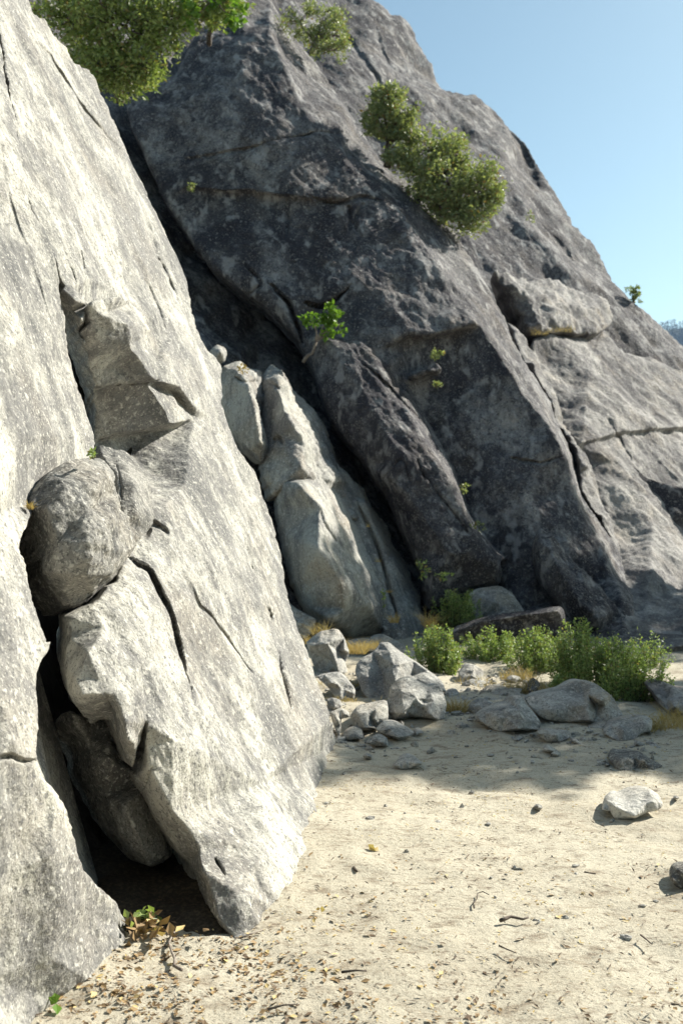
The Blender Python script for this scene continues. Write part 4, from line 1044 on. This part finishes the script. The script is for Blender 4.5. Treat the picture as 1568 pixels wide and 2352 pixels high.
tree('skyline_tree', 'tiny dark tree breaking the skyline near the right border', 'tree', pt(1452, 700, 25.5),
     [clump(*c) for c in ((1452, 672, 25.5, 14, 12), (1460, 685, 25.5, 10, 10))], 500, .07, 'oak', 308, .05, sub=8)

def tuft(name, label, px, py, d, rx, rz, n, size, mat, seed, cat='plant'):
    c = clump(px, py, d, rx, rz)
    return tree(name, label, cat, pt(px, py + rz * 1.3, d + .1), [c], n, size, mat, seed, .008, 'stem', sub=8, aspect=.55)
tuft('green_tuft', 'green tuft growing on the jutting ledge of the dark wall', 998, 815, 14.7, 13, 11, 130, .05, 'olive', 311)
tuft('green_tuft', 'small tuft hanging just below the jutting ledge', 1003, 884, 14.7, 10, 7, 80, .045, 'olive', 312)
tuft('green_tuft', 'lone round tuft in the recess right of the dark rib', 1067, 1120, 13.9, 9, 8, 80, .04, 'olive', 313)
tuft('green_tuft', 'tiny green tuft high on the shaded left of the buttress', 447, 430, 16.3, 14, 9, 110, .05, 'olive', 314)
tuft('green_tuft', 'tiny yellowish tuft on the distant dome face', 1217, 496, 20.6, 9, 10, 70, .05, 'olive', 315)
tuft('green_tuft', 'yellow-green tuft on the lower crest of the dark rib', 1100, 1208, 13.2, 12, 8, 90, .04, 'olive', 316)
tuft('leafy_sprig', 'pale leafy sprig in the dark corner above the first bush', 968, 1303, 12.4, 14, 16, 60, .05, 'bush', 317)
tuft('leafy_sprig', 'second pale sprig in the dark corner, lower and wider', 1010, 1322, 12.4, 24, 7, 60, .045, 'bush', 318)
tuft('leafy_sprig', 'small green plant in the crack of the pale rib foot', 880, 1375, 12.1, 6, 16, 60, .03, 'bush', 319)
tuft('green_tuft', 'little weed at the base of the slit above the wedged boulder', 214, 1040, 4.2, 5, 8, 40, .018, 'bush', 320)
tuft('green_tuft', 'pale yellow grass clump on top of the slender rock finger', 558, 848, 12.6, 9, 8, 70, .04, 'dry', 321)

def bush(name, label, px, py, d, w, h, stems, seed, per=46, size=.026, mat='bush'):
    """upright leafy stems from one root"""
    r = np.random.default_rng(seed)
    s = d / FPX
    base = pt(px, py, d)
    e = tag(empty(name, base), label, 'bush', 'bushes at the foot of the wall')
    tubes, P, O = [], [], []
    stems = int(stems * 1.35)
    for k in range(stems):
        a = r.random() * 2 * math.pi; rr = math.sqrt(r.random())
        rr *= .75 + .35 * math.sin(3 * a + seed)
        q0 = base + np.array((math.cos(a) * rr * w * s * .36, math.sin(a) * rr * w * s * .22, 0))
        top = base + np.array((math.cos(a) * rr * w * s * .52, math.sin(a) * rr * w * s * .4, 0.95 * h * s * (1.05 - .45 * rr * rr) * (.5 + .62 * r.random())))
        line = np.array(bent(q0, top, seed + k, 5, .07))
        tubes.append(tube(line, .004, .0015, 3))
        m = per
        t = 0.18 + 0.86 * r.random(m) ** 0.75
        i = np.clip((t * 4).astype(int), 0, 3); f = (t * 4 - i)[:, None]
        p = line[i] * (1 - f) + line[i + 1] * f
        P.append(p + r.normal(size=(m, 3)) * .012)
        an = r.random(m) * 2 * math.pi
        O.append(np.stack([np.cos(an), np.sin(an), 0.45 + 0 * an], 1) * 1.1)
    V, F = join(tubes)
    mesh_obj('stem', V, F, 'stem', parent=e)
    V, F, t = leaves(np.concatenate(P), size, seed + 1, aspect=.55, outward=np.concatenate(O))
    mesh_obj('crown', V, F, mat, parent=e, smooth=False, tint=t)
    return e
rubble()
angular_stones()
bush('bush', 'leafy green bush left of the long tilted slab', 1050, 1452, 12.6, 140, 92, 95, 331)
bush('bush', 'nearest-left round bush beside the tall wedge boulder', 1003, 1562, 10.0, 150, 115, 100, 332)
bush('bush', 'dark shaded bush in front of the long tilted slab', 1130, 1535, 10.9, 210, 84, 110, 333, mat='bush')
bush('bush', 'middle bush right of the dark shaded one', 1240, 1560, 10.2, 190, 110, 110, 334)
bush('bush', 'bright-topped tallest bush above the broad dark boulder', 1325, 1585, 9.4, 190, 150, 125, 335)
bush('bush', 'low spreading bush reaching down to the sloping grey stone', 1455, 1645, 8.5, 205, 145, 120, 336)
bush('bush', 'thin shaded bush farthest right against the ledge', 1478, 1562, 10.4, 150, 105, 70, 337, per=20)
bush('bush', 'bush filling the gap over the broad dark boulder shoulder', 1395, 1600, 8.9, 170, 135, 90, 338)
bush('bush', 'very small sprig bush at the left shoulder of the broad boulder', 1284, 1592, 8.6, 34, 36, 22, 339)

def grass(px, py, d, w, n, h, seed):
    r = np.random.default_rng(seed)
    c = pt(px, py, d); s = d / FPX
    b = c + np.stack([(r.random(n) - .5) * w * s, (r.random(n) - .5) * w * s * .7, 0 * r.random(n)], 1)
    dr = np.stack([r.normal(size=n) * .55, r.normal(size=n) * .45, .5 + .7 * r.random(n)], 1)
    L = h * s * (.5 + .9 * r.random(n))[:, None]
    side = np.stack([r.normal(size=n), r.normal(size=n), 0 * dr[:, 0]], 1); side /= np.linalg.norm(side, axis=1)[:, None]
    wd = .0022
    m = b + dr * L * .55; t = b + dr * L + np.stack([dr[:, 0] * L[:, 0] * .3, dr[:, 1] * L[:, 0] * .3, -L[:, 0] * .18], 1)
    V = np.stack([b - side * wd, b + side * wd, m + side * wd * .8, m - side * wd * .8, t], 1).reshape(-1, 3)
    i = np.arange(n)[:, None] * 5
    F = [list(f) for f in (i + np.array([[0, 1, 2, 3]])).tolist()] + [list(f) for f in (i + np.array([[3, 2, 4]])).tolist()]
    T = np.zeros((n, 5, 4)); T[:, :, 0] = r.random(n)[:, None]; T[:, :, 3] = 1
    return V, F, T.reshape(-1, 4)
gp, gt = [], []
for k, a in enumerate(((735, 1455, 10.9, 40, 130, 30), (810, 1500, 10.3, 60, 260, 34), (850, 1490, 10.6, 60, 160, 26), (755, 1590, 9.2, 60, 260, 34), (810, 1590, 9.0, 60, 300, 36), (790, 1618, 8.4, 60, 160, 22), (1045, 1640, 8.0, 45, 260, 40), (985, 1440, 12.0, 22, 160, 40),
                       (990, 1470, 11.4, 20, 60, 40), (1215, 1590, 8.9, 90, 320, 40), (1260, 1600, 8.6, 50, 160, 34), (1130, 1590, 9.0, 110, 260, 26), (1520, 1680, 7.3, 110, 420, 44), (1560, 1665, 7.6, 80, 260, 44), (1190, 1560, 9.6, 80, 240, 30), (1085, 1580, 9.2, 60, 200, 28), (845, 1210, 12.4, 10, 26, 9),
                       (868, 1290, 12.2, 12, 30, 9), (892, 1360, 12.1, 14, 40, 10), (905, 1430, 12.1, 20, 100, 24), (720, 1478, 10.6, 40, 140, 26), (1290, 760, 17.0, 60, 120, 14), (1240, 768, 17.2, 40, 80, 12), (70, 1170, 3.9, 10, 60, 20), (860, 1625, 8.2, 40, 60, 18), (1445, 1680, 7.4, 30, 60, 24), (1330, 1640, 7.8, 30, 40, 24))):
    V, F, T = grass(*a, 400 + k)
    gp.append((V, F)); gt.append(T)
V, F = join(gp)
tag(mesh_obj('dry_grass', V, F, 'dry', smooth=False, tint=np.concatenate(gt), base=np.zeros(3)), 'straw-coloured dry grass between the boulders and in cracks', 'grass', kind='stuff')

# ------------------------------------------------------------------ litter on the sand
def scatter_litter(name, label, n, xr, yr, size, mat, seed, dens, aspect, thick=0.0):
    r = np.random.default_rng(seed)
    x = xr[0] + r.random(n * 4) * (xr[1] - xr[0]); y = yr[0] + r.random(n * 4) ** 1.0 * (yr[1] - yr[0])
    k = r.random(n * 4) < dens(x, y, r)
    x, y = x[k][:n], y[k][:n]
    z = ground_z(x, y) + .002 + .004 * r.random(len(x))
    P = np.stack([x, y, z], 1)
    m = len(P)
    a = r.random(m) * 2 * math.pi
    d = np.stack([np.cos(a), np.sin(a), r.normal(size=m) * .14], 1)
    s = np.stack([-np.sin(a), np.cos(a), r.normal(size=m) * .25], 1)
    L = (size * (.35 + 1.1 * r.random(m) ** 2))[:, None]
    w = L * aspect * .5
    up = np.array((0, 0, 1.0))
    V = np.stack([P - d * L * .5, P + s * w + up * L * .06, P + d * L * .5 + up * L * .05, P - s * w + up * L * .1], 1).reshape(-1, 3)
    i = np.arange(m)[:, None] * 4
    F = np.concatenate([i + np.array([[0, 1, 2]]), i + np.array([[0, 2, 3]])])
    T = np.zeros((m, 4, 4)); T[:, :, 0] = (r.random(m) ** 1.3)[:, None]; T[:, :, 1] = r.random(m)[:, None]; T[:, :, 3] = 1
    o = mesh_obj(name, V, F, mat, smooth=False, tint=T.reshape(-1, 4), base=np.zeros(3))
    return tag(o, label, 'litter', kind='stuff')
def clumpy(x, y, f, off):
    return fbm(np.stack([x * f, y * f, 0 * x + off], 1), 3)
scatter_litter('leaf_litter', 'brown and tan leaf litter at the foot of the cleft', 4600, (-1.3, 1.6), (2.7, 4.6), .026, 'litter', 501,
               lambda x, y, r: np.clip(np.exp(-((x + .45) / .55) ** 2 - ((y - 3.4) / .45) ** 2) * 1.0 + .05 + .10 * (y < 3.3), 0, 1) * np.clip(.6 + clumpy(x, y, 4, 2.2), 0, 1), .5)
scatter_litter('bark_chips', 'fine bark chips and needles scattered over the sand', 7500, (-1.2, 4.6), (2.6, 9.5), .026, 'needles', 502,
               lambda x, y, r: np.clip(.25 + 1.3 * clumpy(x, y, 2.2, 7.7) + .35 * (y < 3.6), 0.02, 1) * np.clip(1.3 - y * .10, .15, 1), .22)
scatter_litter('pale_chips', 'pale grit and straw bits scattered over the sand', 6000, (-1.2, 4.6), (2.6, 8.0), .016, 'dry', 503,
               lambda x, y, r: np.clip(.35 + clumpy(x, y, 2.6, 1.7), 0.02, 1), .4)

r_ = np.random.default_rng(77)
c0 = np.concatenate([pt(345, 2152, gd(2152)) + r_.normal(size=(60, 3)) * (.055, .05, .016) + (0, 0, .025), pt(335, 2125, gd(2135)) + r_.normal(size=(22, 3)) * (.04, .03, .02) + (0, 0, .03)])
V, F, T = leaves(c0[:58], .05, 78, .1, .6)
tag(mesh_obj('dead_leaves', V, F, 'litter', smooth=False, tint=np.maximum(T, .35 * np.array((1, 0, 0, 0))), base=np.zeros(3)), 'curled tan dead leaves piled at the mouth of the cleft', 'leaves', kind='stuff')
V, F, T = leaves(c0[58:], .04, 79, .4, .7)
tag(mesh_obj('green_weed_leaves', V, F, 'bush', smooth=False, tint=T, base=np.zeros(3)), 'few green weed leaves at the mouth of the cleft', 'leaves', kind='stuff')

def twig(label, pts, r0, seed, mat='twig', fork=None, lift=.006):
    P = [pt(x, y, gd(y)) + np.array((0, 0, lift + (dz[0] if dz else 0))) for x, y, *dz in pts]
    parts = [tube(P, r0, r0 * .5, 6)]
    if fork: parts.append(tube([P[fork[0]]] + [pt(x, y, gd(y)) + np.array((0, 0, lift)) for x, y in fork[1]], r0 * .6, r0 * .3, 5))
    V, F = join(parts)
    return tag(mesh_obj('twig', V, F, mat), label, 'twig')
twig('crooked grey twig propped among the dead leaves by the cleft', [(418, 2231), (400, 2221), (402, 2205), (395, 2190), (388, 2168), (402, 2142)], .0065, 1)
twig('thin dark twig at the bottom middle of the sand', [(784, 2236), (815, 2232), (842, 2233)], .005, 2, 'bark')
twig('thin twig leaning from the foot of the slab corner', [(552, 2158), (575, 2148), (605, 2138)], .004, 3)
twig('squiggly black root curling on the sand', [(1088, 2088), (1086, 2077), (1094, 2068), (1096, 2054), (1108, 2050), (1122, 2058)], .0035, 4, 'bark')
twig('short dark stick on the left sand near the yellow leaf', [(888, 1907), (905, 1904), (912, 1907)], .006, 5, 'bark')
twig('bent dark stalk below a yellow leaf on the sand', [(870, 1964), (872, 1975), (874, 1988)], .004, 6, 'bark')
twig('short brown stick on the right sand', [(1341, 2006), (1352, 2008), (1367, 2009)], .006, 7, 'bark')
twig('dark curved bark piece on the centre sand', [(1148, 2117), (1162, 2112), (1172, 2108), (1200, 2114), (1212, 2110)], .008, 8, 'bark')
twig('straight thin twig left at the very bottom edge', [(615, 2322), (650, 2312), (682, 2310)], .004, 9, 'bark')
twig('small dark stub of wood on the sand left of centre', [(812, 1996), (820, 2004)], .009, 10, 'bark')
twig('pale forked twig low on the right sand', [(1470, 2150), (1485, 2162), (1496, 2172)], .004, 11)
twig('faint thin twig between the bark piece and bottom edge', [(1145, 2175), (1165, 2184), (1185, 2192)], .0035, 12, 'bark')

def leaf_thing(label, x, y, size, mat, seed):
    P = pt(x, y, gd(y)) + np.array((0, 0, .008))
    V, F, T = leaves(np.repeat(P[None], 3, 0), size, seed, .1, .7)
    return tag(mesh_obj('fallen_leaf', V, F, mat, smooth=False, tint=T), label, 'leaf')
leaf_thing('yellow fallen leaf on the sand left of centre', 862, 1958, .045, 'dry', 1)
leaf_thing('pale green fallen leaf at the bottom left by the slab', 130, 2310, .055, 'fresh', 2)
leaf_thing('tan fallen leaf on the sand below the slab foot', 735, 2090, .03, 'dry', 3)

# ------------------------------------------------------------------ trees beside the clearing that shade its far side
def shade_tree(label, px, py, d, t, rad, high, n, seed):
    """a tree whose crown stands between the sun and the place seen at (px, py, d)"""
    c = pt(px, py, d) + SUN * t
    r = np.random.default_rng(seed)
    cl = []
    for k in range(10):
        a = k * 2.4 + r.random(); q = math.sqrt((k + .3) / 10) * rad * .8
        cl.append(((c[0] + math.cos(a) * q, c[1] + math.sin(a) * q, c[2] + high * (r.random() - .5)), (rad * .33, rad * .33, high * .26)))
    return tree('oak_tree', label, 'tree', (c[0] + .4, c[1], -.05), cl, n, .13, 'oak', seed, .16, sub=16, group='trees beside the clearing')
SHADE = ((1290, 1700, 6.95, 11.0, 1.05, 1.1, 4200, 601), (1640, 1690, 7.2, 11.0, 1.25, 1.2, 5000, 602), (770, 1350, 11.9, 12.5, .75, .9, 2300, 603), (1190, 1300, 12.9, 12.0, 1.15, 1.3, 4200, 604),
         (1480, 1380, 13.0, 11.5, 1.9, 1.7, 11000, 605), (1120, 1605, 8.2, 11.5, .7, .9, 2000, 607))
for k, a in enumerate(SHADE):
    shade_tree(('nearest spreading', 'broad low', 'slender', 'dense round', 'widest rear', 'smallest')[k] + ' oak tree whose shade falls on the clearing', *a)

def sky_block_tree(name, label, base, h, rad, n, seed):
    """tall tree added out of view behind the camera to dim the skylight: tapered trunk, tiers of drooping boughs"""
    r = np.random.default_rng(seed)
    b = np.array(base, float)
    e = tag(empty(name, base), label, 'tree', 'added trees that dim the skylight on the cliff')
    tubes = [tube(bent(b, b + (0, 0, h), seed, 7, .01), .32, .04, 8)]
    P, O = [], []
    for k in range(70):
        t = .12 + .86 * k / 70
        a = r.random() * 6.28; L = rad * (1.08 - t) ** .7 * (.7 + .5 * r.random())
        q0 = b + (0, 0, h * t); q1 = q0 + np.array((math.cos(a) * L, math.sin(a) * L, -.12 * L))
        tubes.append(tube([q0, (q0 + q1) / 2 + (0, 0, .06 * L), q1], .05, .015, 4))
        m = max(8, int(n / 70 * L / rad * 1.5)); f = (.15 + .9 * r.random(m) ** .7)[:, None]
        P.append(q0 + (q1 - q0) * f + r.normal(size=(m, 3)) * (.32, .32, .16)); O.append(np.tile((math.cos(a), math.sin(a), -.3), (m, 1)))
    V, F = join(tubes); mesh_obj('trunk', V, F, 'bark', parent=e)
    V, F, t = leaves(np.concatenate(P), .42, seed + 1, 0, .45, outward=np.concatenate(O))
    mesh_obj('crown', V, F, 'conifer', parent=e, smooth=False, tint=t)
    return e
SKY_BLOCKERS = ((-7, -7, 17, 3.4), (-2.5, -8.5, 19, 3.6), (2.2, -7.5, 18, 3.5), (6.5, -8.5, 20, 3.7), (11, -7, 18, 3.5), (14.5, -3, 17, 3.3), (0, -14, 22, 4.0), (8.5, -14, 22, 4.0), (-11.5, -3.5, 17, 3.4), (15.5, 1.5, 15, 3.0))  # added trees, never in view; they block skylight from the wall's front
for k, (x, y, h, rad) in enumerate(SKY_BLOCKERS):
    sky_block_tree('sky_block_pine', ('%s tall pine added out of view to dim the skylight on the cliff' % 'first second third fourth fifth sixth seventh eighth ninth tenth'.split()[k]), (x, y, -.1), h, rad, 2600, 700 + k)

# ------------------------------------------------------------------ far hill
def far_hill():
    D0 = 1500.0
    xs = np.linspace(300, 1100, 50); ts = np.linspace(0, 1, 16)
    V = []
    for t in ts:
        for x in xs:
            px = CX + x / D0 * FPX
            top = CAM_Z + (CY - (728 + (px - 1568) * -.16)) / FPX * D0
            top += 6 * math.sin(x * .05) + 4 * math.sin(x * .13 + 1)
            V.append((x, D0 - 420 * (1 - t), top * t - 15))
    n = len(xs)
    F = [[j * n + i, j * n + i + 1, (j + 1) * n + i + 1, (j + 1) * n + i] for j in range(len(ts) - 1) for i in range(n - 1)]
    # back slope
    o = len(V)
    V += [(x, D0 + 500, -15) for x in xs]
    F += [[(len(ts) - 1) * n + i, (len(ts) - 1) * n + i + 1, o + i + 1, o + i] for i in range(n - 1)]
    tag(mesh_obj('hill', V, F, 'conifer', base=np.zeros(3), tint=np.tile((.5, 0, 0, 1), (len(V), 1))), 'distant blue forested hill at the right border', kind='structure')
    def conifer(x, y, z, h, seed):
        r = np.random.default_rng(seed)
        P, O = [], []
        for k in range(60):
            t = k / 60
            a = r.random() * 6.28
            R = h * .16 * (1 - t) + .2
            P.append((x + math.cos(a) * R * .3, y + math.sin(a) * R * .3, z + h * (.08 + .92 * t))); O.append((math.cos(a) * 2, math.sin(a) * 2, -.5))
        return leaves(np.array(P), h * .16, seed, 0, .5, outward=np.array(O))
    r = np.random.default_rng(9)
    for k, px in enumerate((1494, 1503, 1509, 1516, 1523, 1529, 1537, 1543, 1550, 1556, 1563, 1571)):
        x = (px - CX) / FPX * D0
        top = CAM_Z + (CY - (728 + (px - 1568) * -.16)) / FPX * D0 - 19
        h = 9 + 9 * r.random()
        e = tag(empty('conifer', (x, D0 - 8, top)), 'tiny conifer on the far hill, number %s from its left end' % ('one two three four five six seven eight nine ten eleven twelve'.split()[k]), 'tree', 'conifers on the far ridge')
        V, F, T = conifer(x, D0 - 8, top, h, 900 + k)
        mesh_obj('crown', V, F, 'conifer', parent=e, smooth=False, tint=T)
        V, F = tube([(x, D0 - 8, top - 2), (x, D0 - 8, top + h)], .4, .05, 5)
        mesh_obj('trunk', V, F, 'bark', parent=e)
    Vs, Fs, Ts, o = [], [], [], 0
    for k in range(420):
        x = 440 + r.random() * 260; t = .55 + .42 * r.random()
        px = CX + x / D0 * FPX
        top = CAM_Z + (CY - (728 + (px - 1568) * -.16)) / FPX * D0
        V, F, T = conifer(x, D0 - 420 * (1 - t), top * t - 17, 12 + 10 * r.random(), 1000 + k)
        Vs.append(V); Fs.append(F + o); Ts.append(T); o += len(V)
    tag(mesh_obj('forest', np.concatenate(Vs), np.concatenate(Fs), 'conifer', smooth=False, tint=np.concatenate(Ts), base=np.zeros(3)), 'conifer forest covering the far hill', 'forest', kind='stuff')
far_hill()

def haze_box():
    lo, hi = np.array((-1300., -700., -25.)), np.array((1300., 2150., 420.))
    V = [(x, y, z) for z in (lo[2], hi[2]) for y in (lo[1], hi[1]) for x in (lo[0], hi[0])]
    F = [[0, 2, 3, 1], [4, 5, 7, 6], [0, 1, 5, 4], [2, 6, 7, 3], [0, 4, 6, 2], [1, 3, 7, 5]]
    m = bpy.data.materials.new('haze'); m.use_nodes = True
    nt = m.node_tree; nt.nodes.remove(nt.nodes['Principled BSDF'])
    v = nt.nodes.new('ShaderNodeVolumePrincipled')
    v.inputs['Color'].default_value = (0.42, 0.62, 1.0, 1); v.inputs['Density'].default_value = 0.00009; v.inputs['Anisotropy'].default_value = 0.2
    nt.links.new(v.outputs[0], nt.nodes['Material Output'].inputs['Volume'])
    M['haze'] = m
    tag(mesh_obj('haze', V, F, 'haze', smooth=False, base=np.zeros(3)), 'thin blue summer haze in the air', kind='stuff')
haze_box()
